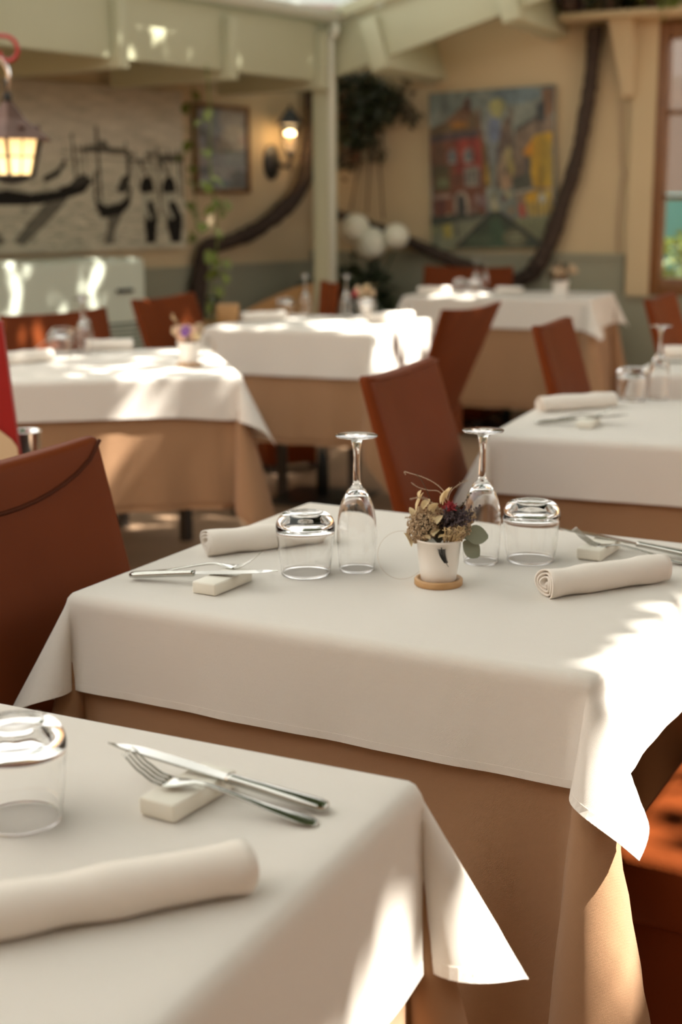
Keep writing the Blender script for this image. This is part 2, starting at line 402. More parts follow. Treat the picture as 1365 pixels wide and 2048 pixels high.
g.path([(.47,.52),(.465,.66),(.475,.74)], .007, K); g.poly([(.585,.63),(.62,.545),(.66,.53),(.665,.62),(.62,.65)], (.05,.045,.035)); g.line(.665,.42,.665,.56,.008,K)
for dx, d2 in ((0, 0), (.135, .02)):
    g.path([(.735+dx*.9,.45),(.755+dx,.52)], .009, K)
    g.poly([(.72+dx,.62),(.735+dx,.56),(.77+dx,.53),(.80+dx,.56),(.815+dx,.63),(.77+dx,.65),(.74+dx,.65)], K)
    g.poly([(.74+dx,.65),(.78+dx,.64),(.80+dx,.68),(.78+dx,.73),(.75+dx,.70)], (.50,.48,.38))
    g.poly([(.755+dx,.71),(.80+dx,.69),(.825+dx+d2,.80),(.81+dx+d2,.96),(.75+dx+d2,.96),(.745+dx,.84)], K)
    g.path([(.74+dx,.66),(.755+dx,.74),(.78+dx,.80)], .012, (.46,.44,.35))
g.noise(.06, 30, 9)
cv = hang('gondola_canvas', 1.108, 2.75, .99, 1.865, 'L', .04)
tag(cv, 'large unframed black and white canvas of gondolas moored between poles', 'picture')
bevelbox('stretcher', 1.642, .035, .875, .004, M['canvas_edge'], cv, c=(0, .019, 0))
# crop: the visible right part of the print runs from 1.11 to ~2.35 m; the raster's x spans that
g2 = Ras(300, 170, (.5, .44, .33)); W = 1.642
vis = 1.21/W
xs = np.clip(((g2.x-(1-vis))/vis), -0.35, 1)
ix = np.clip((np.abs(xs)*(g.w-1)).astype(int), 0, g.w-1); iy = np.arange(170)[:, None].repeat(300, 1); g2.a = g.a[iy, ix]
g2.a *= np.array([.86, .87, .84])
g2.obj('print', W, .875, M['print_'], cv)
# blue framed picture
p = Ras(64, 100, (.23, .24, .24))
p.blend(np.clip(1-p.y*2.2, 0, 1)*.8, (.16, .20, .22))
for x, y, rx, ry, c in [(.8,.12,.35,.2,(.34,.31,.26)),(.15,.10,.2,.1,(.22,.21,.22)),(.78,.36,.3,.16,(.42,.38,.30)),(.95,.38,.1,.07,(.55,.42,.34)),(.12,.31,.13,.06,(.08,.08,.07)),(.35,.42,.22,.09,(.12,.10,.10)),(.25,.50,.10,.1,(.10,.10,.085)),(.55,.48,.2,.1,(.20,.18,.14)),(.12,.60,.13,.15,(.26,.23,.20)),(.80,.62,.32,.09,(.25,.28,.28)),(.75,.53,.25,.03,(.15,.17,.15)),(.45,.80,.4,.08,(.30,.29,.27)),(.15,.77,.14,.06,(.08,.085,.09)),(.35,.82,.05,.04,(.07,.07,.08)),(.85,.84,.22,.08,(.09,.095,.095)),(.25,.92,.3,.03,(.12,.15,.18)),(.55,.93,.12,.05,(.15,.21,.24)),(.85,.95,.3,.05,(.08,.09,.08)),(.22,.72,.2,.02,(.14,.13,.13))]: p.ell(x, y, rx, ry, c, .75)
p.noise(.12, 7, 21); p.noise(.08, 20, 22)
pf = hang('framed_picture', .567, 1.012, 1.30, 1.806, 'L', .025)
tag(pf, 'small blue-grey rocky seascape painting in a dark gilt frame beside the wall lantern', 'picture')
for x0, x1, z0, z1 in ((-.2225,-.197,-.253,.253),(.197,.2225,-.253,.253),(-.197,.197,.228,.253),(-.197,.197,-.253,-.228)):
    bevelbox('frame', x1-x0, .03, z1-z0, .005, M['goldframe'], pf, c=((x0+x1)/2, 0, (z0+z1)/2))
p.obj('painting', .40, .46, M['oil'], pf)
bevelbox('backing', .42, .01, .48, .002, M['goldframe'], pf, c=(0, .01, 0))
# townscape with canal (right wall)
v = Ras(170, 216, (.20, .24, .23))
v.noise(.25, 3, 31); 
for x, y, rx, ry, c in [(.2,.08,.25,.08,(.17,.22,.22)),(.8,.12,.2,.12,(.22,.26,.24)),(.7,.05,.2,.05,(.13,.2,.25)),(.5,.30,.06,.18,(.25,.29,.32)),(.53,.25,.05,.08,(.14,.19,.33)),(.55,.11,.065,.05,(.42,.42,.16)),(.55,.15,.04,.03,(.42,.42,.18)),(.08,.17,.1,.06,(.26,.30,.28))]: v.ell(x, y, rx, ry, c, .85)
v.poly([(.0,.22),(.12,.19),(.29,.08),(.36,.12),(.42,.20),(.43,.30),(0,.30)], (.13,.09,.045)); v.poly([(.10,.20),(.27,.11),(.33,.08),(.32,.2)], (.20,.11,.06)); v.ell(.25,.21,.07,.02,(.38,.17,.02)); v.poly([(.29,.05),(.33,.04),(.34,.16),(.28,.12)], (.08,.025,.015))
v.poly([(.0,.28),(.44,.26),(.46,.78),(.02,.80)], (.16,.055,.03)); v.poly([(.20,.29),(.42,.28),(.43,.5),(.21,.52)], (.26,.035,.025)); v.poly([(.0,.27),(.43,.24),(.43,.29),(0,.31)], (.07,.05,.06)); v.poly([(.02,.31),(.12,.31),(.12,.5),(.02,.52)], (.16,.08,.045)); v.poly([(.02,.46),(.16,.46),(.17,.62),(.03,.63)], (.09,.075,.035))
for x in (.185, .315):
    v.ell(x, .40, .045, .05, (.30,.16,.13)); v.ell(x, .405, .028, .04, (.13,.19,.23)); v.poly([(x-.035,.435),(x+.035,.435),(x+.035,.45),(x-.035,.45)], (.34,.34,.33))
v.poly([(.28,.48),(.40,.47),(.40,.60),(.29,.60)], (.28,.27,.25))
for x in (.30,.335,.37): v.poly([(x,.50),(x+.018,.50),(x+.018,.585),(x,.585)], (.08,.09,.09))
v.poly([(.05,.54),(.15,.54),(.15,.60),(.05,.60)], (.15,.17,.09)); v.line(.03,.66,.16,.655,.012,(.28,.22,.19)); v.poly([(.055,.67),(.135,.67),(.135,.77),(.055,.77)], (.10,.03,.025))
v.ell(.255,.70,.065,.075,(.33,.28,.24)); v.poly([(.19,.70),(.32,.70),(.32,.79),(.19,.79)], (.33,.28,.24)); v.ell(.255,.70,.035,.055,(.03,.035,.04)); v.poly([(.22,.70),(.29,.70),(.29,.79),(.22,.79)], (.03,.035,.04))
for x, y, c in [(.39,.68,(.28,.20,.20)),(.44,.70,(.22,.15,.17)),(.36,.75,(.2,.12,.1)),(.15,.80,(.4,.38,.25))]: v.ell(x, y, .03, .035, c)
v.poly([(.43,.28),(.47,.36),(.50,.60),(.45,.62)], (.16,.11,.03)); v.poly([(.44,.45),(.475,.46),(.48,.58),(.45,.58)], (.36,.24,.02)); v.line(.40,.12,.42,.30,.012,(.17,.09,.05))
v.poly([(.58,.24),(.61,.17),(.66,.20),(.68,.30),(.70,.60),(.53,.62),(.55,.38)], (.13,.10,.075))
for x, y, c in [(.60,.45,(.34,.27,.17)),(.64,.42,(.40,.36,.16)),(.66,.50,(.40,.34,.10)),(.60,.58,(.40,.28,.18)),(.57,.52,(.22,.16,.12)),(.64,.57,(.38,.25,.16)),(.56,.40,(.08,.07,.07)),(.61,.31,(.07,.05,.045)),(.66,.17,(.12,.1,.08))]: v.ell(x, y, .022, .06, c, .9)
v.poly([(.69,.27),(.90,.16),(.99,.20),(.99,.80),(.72,.80),(.68,.62)], (.20,.15,.11)); v.poly([(.90,.02),(.99,.02),(.99,.17),(.91,.20)], (.22,.12,.06)); v.poly([(.86,.12),(.92,.08),(.93,.22),(.86,.21)], (.03,.04,.05)); v.line(.70,.26,.90,.17,.014,(.07,.075,.07))
v.poly([(.76,.40),(.84,.30),(.98,.28),(.985,.62),(.84,.62),(.80,.50)], (.52,.32,.01)); v.poly([(.75,.40),(.83,.32),(.83,.42),(.78,.43)], (.62,.27,.0)); v.poly([(.90,.30),(.93,.30),(.94,.6),(.89,.6)], (.36,.26,.02)); v.line(.96,.35,.97,.60,.015,(.40,.30,.05))
v.poly([(.77,.43),(.81,.42),(.82,.62),(.78,.62)], (.055,.06,.06)); v.poly([(.67,.56),(.80,.52),(.82,.63),(.68,.66)], (.07,.08,.06)); v.line(.68,.65,.82,.63,.008,(.33,.33,.30))
v.poly([(.76,.68),(.84,.64),(.98,.64),(.98,.80),(.80,.80)], (.42,.31,.07)); v.ell(.82,.68,.05,.035,(.58,.34,.01)); v.ell(.90,.69,.025,.03,(.40,.44,.44)); v.poly([(.72,.74),(.75,.70),(.77,.80),(.73,.81)], (.34,.05,.03))
for x in (.80,.85,.89,.93,.96): v.line(x, .70, x+.005, .80, .007, (.10,.09,.06), .8)
v.poly([(.0,.78),(.45,.77),(.43,.85),(0,.86)], (.035,.05,.04)); v.poly([(0,.84),(1,.80),(1,1),(0,1)], (.19,.21,.12)); v.noise(.2, 6, 33, .4)
v.poly([(.18,.82),(.45,.79),(.38,.90),(.1,1),(0,1),(0,.92)], (.22,.25,.19), .7); v.poly([(.10,.84),(.17,.83),(.18,.92),(.11,.93)], (.36,.33,.08)); v.line(.21,.83,.22,.93,.01,(.04,.05,.04))
v.poly([(.50,.76),(.56,.76),(.66,.84),(.88,.99),(.22,.99),(.36,.88)], (.025,.05,.03)); v.poly([(.50,.80),(.56,.80),(.64,.99),(.44,.99)], (.035,.09,.05)); v.ell(.40,.94,.12,.035,(.06,.10,.06)); v.ell(.69,.93,.10,.06,(.13,.14,.08)); v.line(.64,.915,.73,.91,.006,(.28,.30,.2)); v.line(.64,.945,.73,.94,.006,(.28,.30,.2)); v.line(.56,.77,.90,.98,.014,(.01,.018,.016)); v.line(.5,.77,.22,.98,.012,(.01,.018,.016))
for x, y, c in [(.52,.70,(.42,.42,.30)),(.53,.74,(.40,.38,.24)),(.52,.66,(.2,.2,.12)),(.635,.66,(.38,.38,.22)),(.66,.76,(.25,.18,.1)),(.6,.68,(.1,.05,.05))]: v.ell(x, y, .025, .02, c)
v.noise(.14, 16, 35); v.noise(.08, 40, 36)
v.a *= np.array([.74, .70, .62])
tp = hang('townscape_painting', .822, 1.607, .965, 1.893, 'R', .04, 0.0)
tp.rotation_euler = (0, radians(-1.6), az2rz(115))
tag(tp, 'unframed colourful oil painting of red and yellow canal houses', 'picture')
bevelbox('stretcher', .785, .03, .93, .004, M['canvas_edge'], tp, c=(0, .017, 0)); v.obj('painting', .78, .925, M['oil'], tp)

# ------------------------------------------------------------------ table linen
T = .752
def drape(name, a, b, dfun, T, mt, parent, R=.012, ripple=.0, lam=.2, ph=0, flare=.03, n_in=10, n_out=16, rho_s=.25, res=.03, rstart=.0, loose=.0):
    """rectangular cloth over a table top; dfun(side, t) = drop in metres, t in -1..1 along the side"""
    def axis(h):
        k = max(6, int(2*h/res)); mid = list(np.linspace(-h, h, k+1)); out = [(i/n_out)**1.15 for i in range(1, n_out+1)]
        return [(-h, f) for f in reversed(out)] + [(m, 0) for m in mid] + [(h, f) for f in out]
    A, B = axis(a), axis(b); V = []; UV = []
    rho = math.asin(rho_s)
    for (v, fv) in B:
        for (u, fu) in A:
            sx = 1 if u > 0 else -1; sy = 1 if v > 0 else -1
            ex = fu*dfun('x+' if sx > 0 else 'x-', v/b) if fu else 0
            ey = fv*dfun('y+' if sy > 0 else 'y-', u/a) if fv else 0
            UV.append((u+sx*ex, v+sy*ey)); r = hypot(ex, ey)
            if r == 0:
                e = max(abs(u)/a, abs(v)/b); V.append((u, v, T+loose*.001*sin(9*u+3)*sin(11*v))); continue
            phi = atan2(ey, ex); dh = np.array([sx*cos(phi), sy*sin(phi), 0])
            X = np.array([sx, 0, 0.]); Y = np.array([0, sy, 0.]); D = (X+Y)/sqrt(2); E = (Y-X)/sqrt(2); dn = np.array([0, 0, -1.])
            ax = cos(rho)*dn+sin(rho)*D; pv = (dn-cos(rho)*ax)/sin(rho); t = 4*phi
            gvec = cos(rho)*ax+sin(rho)*(cos(t)*pv-sin(t)*E)
            base = np.array([u, v, T]); q = R*pi/2
            if r < q: P = base+dh*R*sin(r/R)+dn*R*(1-cos(r/R))
            else: P = base+dh*R+dn*R+gvec*(r-q)
            s = u if ey > ex else v
            side = (1-sin(2*phi)**2)
            amp = ripple*sstep(r, rstart+.02, rstart+.30)
            P = P+dh*(flare*r*side+amp*(side*.8+.2)*sin(2*pi*s/lam+ph+(2.1 if ey > ex else 0))+amp*.45*sin(2*pi*s/(lam*.43)+1.3*ph))
            V.append(tuple(P))
    nx, ny = len(A), len(B); Fc = [(j*nx+i, j*nx+i+1, (j+1)*nx+i+1, (j+1)*nx+i) for j in range(ny-1) for i in range(nx-1)]
    o = mk(name, V, Fc, mt, parent); uvl = o.data.uv_layers.new(name='cloth')
    for l in o.data.loops: uvl.data[l.index].uv = UV[l.vertex_index]
    o.modifiers.new('thick', 'SOLIDIFY').thickness = -.0009
    # hem: a turned strip along the four edges
    hv = []; hf = []; k = len(V)
    ring = []
    for i in range(nx): ring.append((0*nx+i, 1*nx+i))
    for j in range(1, ny): ring.append((j*nx+nx-1, j*nx+nx-2))
    for i in range(nx-2, -1, -1): ring.append(((ny-1)*nx+i, (ny-2)*nx+i))
    for j in range(ny-2, 0, -1): ring.append((j*nx, j*nx+1))
    nrm = [0]*k
    o.data.update()
    VN = [vv.normal.copy() for vv in o.data.vertices]
    for (e, i_) in ring:
        p0 = Vector(V[e]); p1 = Vector(V[i_]); d = (p1-p0); L_ = d.length or 1; p1 = p0+d*min(1, .013/L_); nn = VN[e]*.0004
        hv += [tuple(p0+nn), tuple(p1+nn)]
    m_ = len(ring)
    for i in range(m_):
        j = (i+1) % m_; hf.append((2*i, 2*i+1, 2*j+1, 2*j))
    h = mk('hem', hv, hf, mt, o, False); h.modifiers.new('t', 'SOLIDIFY').thickness = .0016; h.modifiers['t'].offset = 0; ul = h.data.uv_layers.new(name='cloth')
    for l in h.data.loops:
        c = hv[l.vertex_index]; ul.data[l.index].uv = (c[0]+c[2], c[1])
    return o

TABLES = {}
def table(key, corner, az, wdt, dpt, over, under, lab, ripple=(.003, .014), lam=(.21, .17), ph=0, legs=True, res=.03, under_over=None):
    """corner = front-left corner of the top; local x along the front edge (az), y towards the back"""
    ux = du(az); uy = du(az-90); c = np.array(corner)+ux*wdt/2+uy*dpt/2; rz = az2rz(az); loc = (c[0], c[1], 0)
    a, b = wdt/2, dpt/2
    def wpt(x, y): p = c+ux*x+uy*y; return (p[0], p[1])
    TABLES[key] = (c, ux, uy, rz)
    t = tag(empty('dining_table', loc, rz), 'square pedestal table under the %s' % lab[2], 'table', 'pedestal dining tables')
    bevelbox('tabletop', 2*a-.03, 2*b-.03, .028, .004, M['dark'], t, c=(0, 0, T-.018))
    MB().tube([(0, 0, .012), (0, 0, T-.034)], .028, 14).obj('pole', M['chrome'], t, True)
    bevelbox('base_plate', .38, .38, .012, .004, M['black'], t, c=(0, 0, .006))
    u_ = drape('beige_tablecloth', a-.007, b-.007, under, T-.0016, M['beige'], None, R=.010, ripple=ripple[1], lam=lam[1], ph=ph, flare=.02, rstart=.10, res=res*1.2, rho_s=.13)
    u_.location = loc; u_.rotation_euler = (0, 0, rz); tag(u_, lab[1], 'tablecloth', 'beige undercloths on the tables')
    o_ = drape('white_tablecloth', a, b, over, T, M['white'], None, R=.013, ripple=ripple[0], lam=lam[0], ph=ph+1, flare=.05, res=res, loose=1)
    o_.location = loc; o_.rotation_euler = (0, 0, rz); tag(o_, lab[0], 'tablecloth', 'white overcloths on the tables')
    return wpt
def const(**d):
    return lambda side, t: d[{'x+': 'r', 'x-': 'l', 'y-': 'f', 'y+': 'b'}[side]]

def main_under(side, t):
    if side == 'y-': return .40+.16*sstep(t, .1, .8)+.02*sstep(-t, .5, 1)
    if side == 'x+': return .11+.45*sstep(-t, .58, 1.0)
    if side == 'x-': return .25+.17*sstep(-t, .62, 1.0)
    return .45
def main_over(side, t):
    if side == 'y-': return .130
    if side == 'x+': return .145
    return .16
mainw = table('main', (-.335, 1.686), 118.3, .675, .602, main_over, main_under,
    ('white linen overcloth on the middle table with the flowerpot of dried flowers', 'long beige undercloth below the middle table with the dried flowers', 'cloths of the middle table'), ripple=(.0045, .017), lam=(.23, .24), ph=.6, res=.02)
frontw = table('front', (.053-.75*sin(radians(116)), 1.091-.75*cos(radians(116))-0) if False else tuple(np.array([.053, 1.091])-du(116)*.70-du(26)*.62), 116, .70, .62,
    const(l=.18, r=.175, f=.17, b=.16), const(l=.4, r=.45, f=.4, b=.42),
    ('white linen overcloth on the nearest table with its corner hanging in sun', 'beige undercloth of the nearest table, glowing pinkish under the hanging corner', 'cloths of the nearest table'), ripple=(.004, .010), lam=(.33, .3), ph=2.0, res=.02)
t5w = table('t5', (.325, 2.91), 112, .78, .66, const(l=.17, r=.15, f=.132, b=.15), const(l=.25, r=.68, f=.69, b=.45),
    ('white linen overcloth in shade behind the dried flowers, pinkish front drop', 'floor length beige undercloth of the shaded table behind the dried flowers', 'cloths of the shaded table behind the dried flowers'), ripple=(.004, .012), ph=3.1, res=.04)
t6w = table('t6', (.86, 4.011), 114, .72, .66, const(l=.16, r=.15, f=.15, b=.15), const(l=.25, r=.4, f=.42, b=.42),
    ('white linen overcloth of the far shaded table below the window', 'beige undercloth of the far shaded table below the window', 'cloths of the shaded table below the window'), res=.05)
leftw = table('left', tuple(np.array([-.297, 3.985])-du(78)*.92), 78, .92, .80, lambda s, t: {'y-': .122+.015*sstep(t, .5, 1), 'x+': .19, 'x-': .15, 'y+': .15}[s], const(l=.4, r=.42, f=.395, b=.4),
    ('white linen overcloth of the sun-dappled table beneath the hanging lantern', 'beige undercloth with a diagonal streak of sun, beneath the hanging lantern', 'cloths of the dappled table near the hanging lantern'), ripple=(.004, .014), ph=4.2, res=.04)
midw = table('mid', (-.536, 5.60), 111.5, .71, .70, const(l=.19, r=.17, f=.19, b=.17), const(l=.25, r=.44, f=.46, b=.45),
    ('white linen overcloth of the sunny table in front of the white post', 'beige undercloth of the table in front of the white post, chrome leg showing below', 'cloths of the sunny table in front of the white post'), ripple=(.007, .014), ph=5.3, res=.04)
backw = table('back', (.349, 7.50), 112, 1.0, .58, const(l=.17, r=.17, f=.165, b=.15), const(l=.45, r=.58, f=.585, b=.5),
    ('white linen overcloth of the farthest table against the right wall', 'beige undercloth of the farthest table against the right wall', 'cloths of the farthest table'), ph=.3, res=.05)

# ------------------------------------------------------------------ chairs in terracotta slipcovers
def chair(p0, p1, zt, face, label, w=None, recl=.10, taper=1.0, seatd=.42, seat=True, seath=.47, sag=.012, thick=.05, arc=.0, skirt=True):
    """p0, p1: ends of the top edge of the back; face: azimuth the sitter looks"""
    p0 = np.array(p0); p1 = np.array(p1); m_ = (p0+p1)/2; wd = w or np.linalg.norm(p1-p0); f = du(face)
    o = m_+f*(recl+.20); root = tag(empty('dining_chair', (o[0], o[1], 0), az2rz(face)), label, 'chair', 'terracotta slipcovered dining chairs')
    # back: thick curved slab; x = forward, y = left
    N1, N2 = 14, 14; V = []; Fc = []
    def pt(i, j, side):
        t = j/N2; u = -1+2*i/N1; z = .40+(zt-.40)*t
        hw = wd/2*(taper+(1-taper)*t)
        x = -.20-recl*((z-seath)/(zt-seath)) + (-.018*(1-u*u))
        z2 = z - (sag*(1-u*u)*t**6 if True else 0)
        th = thick*(1-.35*t)
        rr = 1-(.35*abs(u)**8)
        return (x+side*th/2*rr, u*hw, z2)
    for side in (1, -1):
        for j in range(N2+1):
            for i in range(N1+1): V.append(pt(i, j, side))
    n1 = N1+1; K_ = n1*(N2+1)
    for j in range(N2):
        for i in range(N1):
            a = j*n1+i; Fc.append((a, a+1, a+n1+1, a+n1)); Fc.append((K_+a+n1, K_+a+n1+1, K_+a+1, K_+a))
    for i in range(N1): a = N2*n1+i; Fc.append((a, a+1, K_+a+1, K_+a)); Fc.append((K_+i, K_+i+1, i+1, i))
    for j in range(N2): a = j*n1; Fc.append((a+n1, K_+a+n1, K_+a, a)); a += N1; Fc.append((a, K_+a, K_+a+n1, a+n1))
    b = mk('backrest', V, Fc, M['leather'], root); bv = b.modifiers.new('bevel', 'BEVEL'); bv.width = .01; bv.segments = 3; bv.limit_method = 'ANGLE'; bv.angle_limit = radians(50)
    # seam across the front of the back, a shallow arc below the top edge
    P = []
    for i in range(N1+1):
        u = -1+2*i/N1; t = .985-arc*(1-u*u)**.8; z = .40+(zt-.40)*t; hw = wd/2*(taper+(1-taper)*t)
        x = -.20-recl*((z-seath)/(zt-seath)) - .018*(1-u*u) + thick*(1-.35*t)/2*(1-.35*abs(u)**8)+.0005
        P.append((x, u*hw*.985, z-sag*(1-u*u)*t**6))
    MB().tube(P, .0032 if arc else .0024, 6).obj('seam', M['leather_seam'] if arc else M['leather'], b, True)
    if seat:
        sb = bevelbox('seat', seatd, wd*max(taper, .92), .10, .022, M['leather'], root, 3, c=(-.19+seatd/2, 0, seath-.05))
        # skirt falling to just above the floor
        zlow = .05 if skirt else .30
        x0, x1, hw = -.20, -.19+seatd-.012, wd*max(taper, .92)/2-.012
        pts = [(x0, -hw), (x1, -hw), (x1, hw), (x0, hw)]; V = []; Fc = []; NS = 10
        ring = []
        for k in range(4):
            a, c = pts[k], pts[(k+1) % 4]
            for i in range(NS): t = i/NS; ring.append((a[0]+(c[0]-a[0])*t, a[1]+(c[1]-a[1])*t))
        for z, e in ((seath-.04, 1), (.34, 1.0), ((.34+zlow)/2, 1.01), (zlow, 1.02)):
            for i, (x, y) in enumerate(ring):
                wv = 1+.012*sin(i*1.9)*(.47-z)/.42; V.append(((x-.01)*e*wv+.01, y*e*wv, z))
        n = len(ring)
        for q in range(3):
            for i in range(n): Fc.append((q*n+i, q*n+(i+1) % n, (q+1)*n+(i+1) % n, (q+1)*n+i))
        sk = mk('skirt', V, Fc, M['leather'], root); sk.modifiers.new('t', 'SOLIDIFY').thickness = .003
        for x, y in ((x0+.03, hw-.03), (x0+.03, -hw+.03), (x1-.03, hw-.03), (x1-.03, -hw+.03)):
            MB().box(x-.018, x+.018, y-.018, y+.018, 0, seath-.1).obj('leg', M['dark'], root)
    return root
chair((-.363, 1.994), (-.363-.462*.43, 1.994-.887*.43), .905, 118, 'terracotta covered chair beside the middle table with a curved seam below its top', recl=.11, arc=.12)
chair((.045, 2.679), (.202, 3.036), .905, 114, 'terracotta covered chair just behind the dried flowers, tilted to the left', recl=.13, thick=.055)
chair((.349, 5.196), (.683, 5.608), .85, 300, 'dark terracotta tall chair seen from behind, leaning right before the farthest table', recl=.15, taper=.72, seatd=.30, skirt=False)
chair((.519, 3.82), (.697, 4.124), .905, 114, 'terracotta covered chair in front of the farthest table, beside the shaded tables', recl=.13, thick=.055)
chair((1.074, 4.855), (1.262, 5.297), .905, 114, 'terracotta covered chair below the wooden window at the picture edge', recl=.13, thick=.055)
chair((.498, 8.313), (1.01, 8.10), .88, 205, 'wide low terracotta chair back facing out between farthest table and wall', recl=.06)
chair((-.10, 6.60), (.0, 6.42), .885, 250, 'narrow terracotta chair seen edge-on at the foot of the white post', recl=.04, taper=.75, seatd=.3)
chair((-.84, 5.60), (-.64, 6.07), .865, 113, 'terracotta covered chair dappled with sun between lantern table and post table', recl=.13, seatd=.34, skirt=False)
chair((-1.25, 5.02), (-.885, 5.36), .85, 130, 'wide terracotta chair standing before the white louvred cabinet', recl=.07, skirt=False)
br = np.array(TABLES['main'][0]); ux, uy = TABLES['main'][1], TABLES['main'][2]
def mloc(x, y): return tuple(br+ux*x+uy*y)
chair(mloc(.86, -.12), mloc(.86, .30), .905, 298.3, 'terracotta chair pushed under the middle table, its seat dappled by sun', recl=.11, seatd=.43)

# ------------------------------------------------------------------ tableware
def yawof(a, b): return atan2(b[1]-a[1], b[0]-a[0])
def make_roll(Lr=.185, r=.020, seed=0):
    rg = random.Random(seed); turns = 3.3; th = .0021; n = 90; nl = 22; V = []; Fc = []
    prof = []
    for i in range(n+1):
        t = i/n; ang = 2*pi*turns*t; rad = .0045+(r-.0045)*t**.9
        prof.append((ang, rad))
    a0 = 2*pi*turns
    for k in range(nl+1):
        x = -Lr/2+Lr*k/nl; w_ = 1+.045*sin(7*x/Lr*2+seed)+.02*sin(23*x/Lr+seed*2)
        tw = .25*sin(3*x/Lr+seed)
        for o in (0, 1):
            for ang, rad in prof:
                rr = (rad-(th if o else 0)*(.9))*w_; an = ang-a0-pi/2-.5+tw*.1
                y = rr*cos(an)*1.06; z = rr*sin(an)*.93
                V.append((x+ .002*sin(ang*2+seed)*(1 if k in (0, nl) else 0), y, z))
    m_ = n+1
    def id(k, o, i): return (k*2+o)*m_+i
    for k in range(nl):
        for i in range(n):
            Fc.append((id(k, 0, i), id(k+1, 0, i), id(k+1, 0, i+1), id(k, 0, i+1)))
            Fc.append((id(k, 1, i+1), id(k+1, 1, i+1), id(k+1, 1, i), id(k, 1, i)))
        Fc.append((id(k, 0, n), id(k+1, 0, n), id(k+1, 1, n), id(k, 1, n)))
    for i in range(n):
        Fc.append((id(0, 0, i+1), id(0, 1, i+1), id(0, 1, i), id(0, 0, i))); Fc.append((id(nl, 0, i), id(nl, 1, i), id(nl, 1, i+1), id(nl, 0, i+1)))
    zmin = min(v[2] for v in V); V = [(a, b, c-zmin) for a, b, c in V]
    o = mk('napkin_roll', V, Fc, M['napkin']); bpy.context.view_layer.update(); return o
def place_roll(p0, p1, label, Lr=None, r=.020, seed=0, group=None, ext0=0.0):
    L_ = hypot(p1[0]-p0[0], p1[1]-p0[1]) if Lr is None else Lr
    o = make_roll(L_, r, seed); o.location = ((p0[0]+p1[0])/2, (p0[1]+p1[1])/2, T+.0008); o.rotation_euler = (0, 0, yawof(p0, p1)); return tag(o, label, 'napkin', 'rolled linen napkins')
tumb_prof = [(.0318, 0), (.0325, .0005), (.0352, .022), (.0378, .046), (.0392, .060), (.0386, .068), (.0355, .0755), (.030, .0805), (.024, .0825), (.0205, .0815), (.012, .0795), (0, .079)]
tumb_in = [(0, .0675), (.018, .068), (.029, .0665), (.0345, .0625), (.0372, .057), (.0362, .046), (.0336, .022), (.0308, .0004)]
tumb_me = None
def tumbler(p, label):
    global tumb_me
    if tumb_me is None:
        V, F = lathe(dens(tumb_prof[1:])+dens(tumb_in)+[tumb_prof[0], tumb_prof[1]], 56); o = mk('water_tumbler', V, F, M['glass']); tumb_me = o
        fixnormals(o)
    else: o = dup(tumb_me)
    o.location = (p[0], p[1], T+.0012); return tag(o, label, 'glass', 'upturned water tumblers')
wg_out = [(.0232, 0), (.0237, .0004), (.0252, .018), (.0266, .040), (.0266, .056), (.0248, .074), (.0205, .092), (.0135, .106), (.0075, .1135), (.0055, .118), (.0047, .126), (.0042, .145), (.0048, .162), (.0068, .173), (.0105, .1775), (.019, .1792), (.0268, .1800), (.0275, .1812), (.0268, .1822), (.012, .1835), (0, .184)]
wg_in = [(0, .1065), (.0055, .1055), (.0125, .1015), (.0192, .0905), (.0235, .0735), (.0254, .056), (.0254, .040), (.0241, .018), (.0224, .0004)]
wg_me = None
def wineglass(p, label):
    global wg_me
    if wg_me is None:
        V, F = lathe(dens(wg_out[1:])+dens(wg_in)+[wg_out[0], wg_out[1]], 56); o = mk('wine_glass', V, F, M['glass']); wg_me = o
        fixnormals(o)
    else: o = dup(wg_me)
    o.location = (p[0], p[1], T+.0012); return tag(o, label, 'glass', 'upturned wine glasses')
# cutlery: local +x from the handle end, z up
def sweep(S, n=12):
    """S: list of (x, z, halfwidth, halfthick); superellipse cross-sections"""
    V = []; Fc = []
    for x, z, hw, ht in S:
        for k in range(n):
            a = 2*pi*k/n; c, s = cos(a), sin(a)
            V.append((x, hw*math.copysign(abs(c)**.7, c), z+ht*math.copysign(abs(s)**.7, s)))
    for i in range(len(S)-1):
        for k in range(n): Fc.append((i*n+k, i*n+(k+1) % n, (i+1)*n+(k+1) % n, (i+1)*n+k))
    Fc.append(tuple(range(n-1, -1, -1))); Fc.append(tuple((len(S)-1)*n+k for k in range(n))); return V, Fc
fork_o = knife_o = None
def zc(x):   # centre line of the fork, mm-scale arch and upswept tines
    P = [(0, 0), (.03, .0015), (.07, .006), (.105, .0105), (.125, .010), (.140, .0055), (.150, .0035), (.162, .005), (.178, .0125), (.195, .0245)]
    for (x0, z0), (x1, z1) in zip(P, P[1:]):
        if x <= x1: t = (x-x0)/(x1-x0); t = t*t*(3-2*t)*.4+t*.6; return z0+(z1-z0)*t
    return P[-1][1]
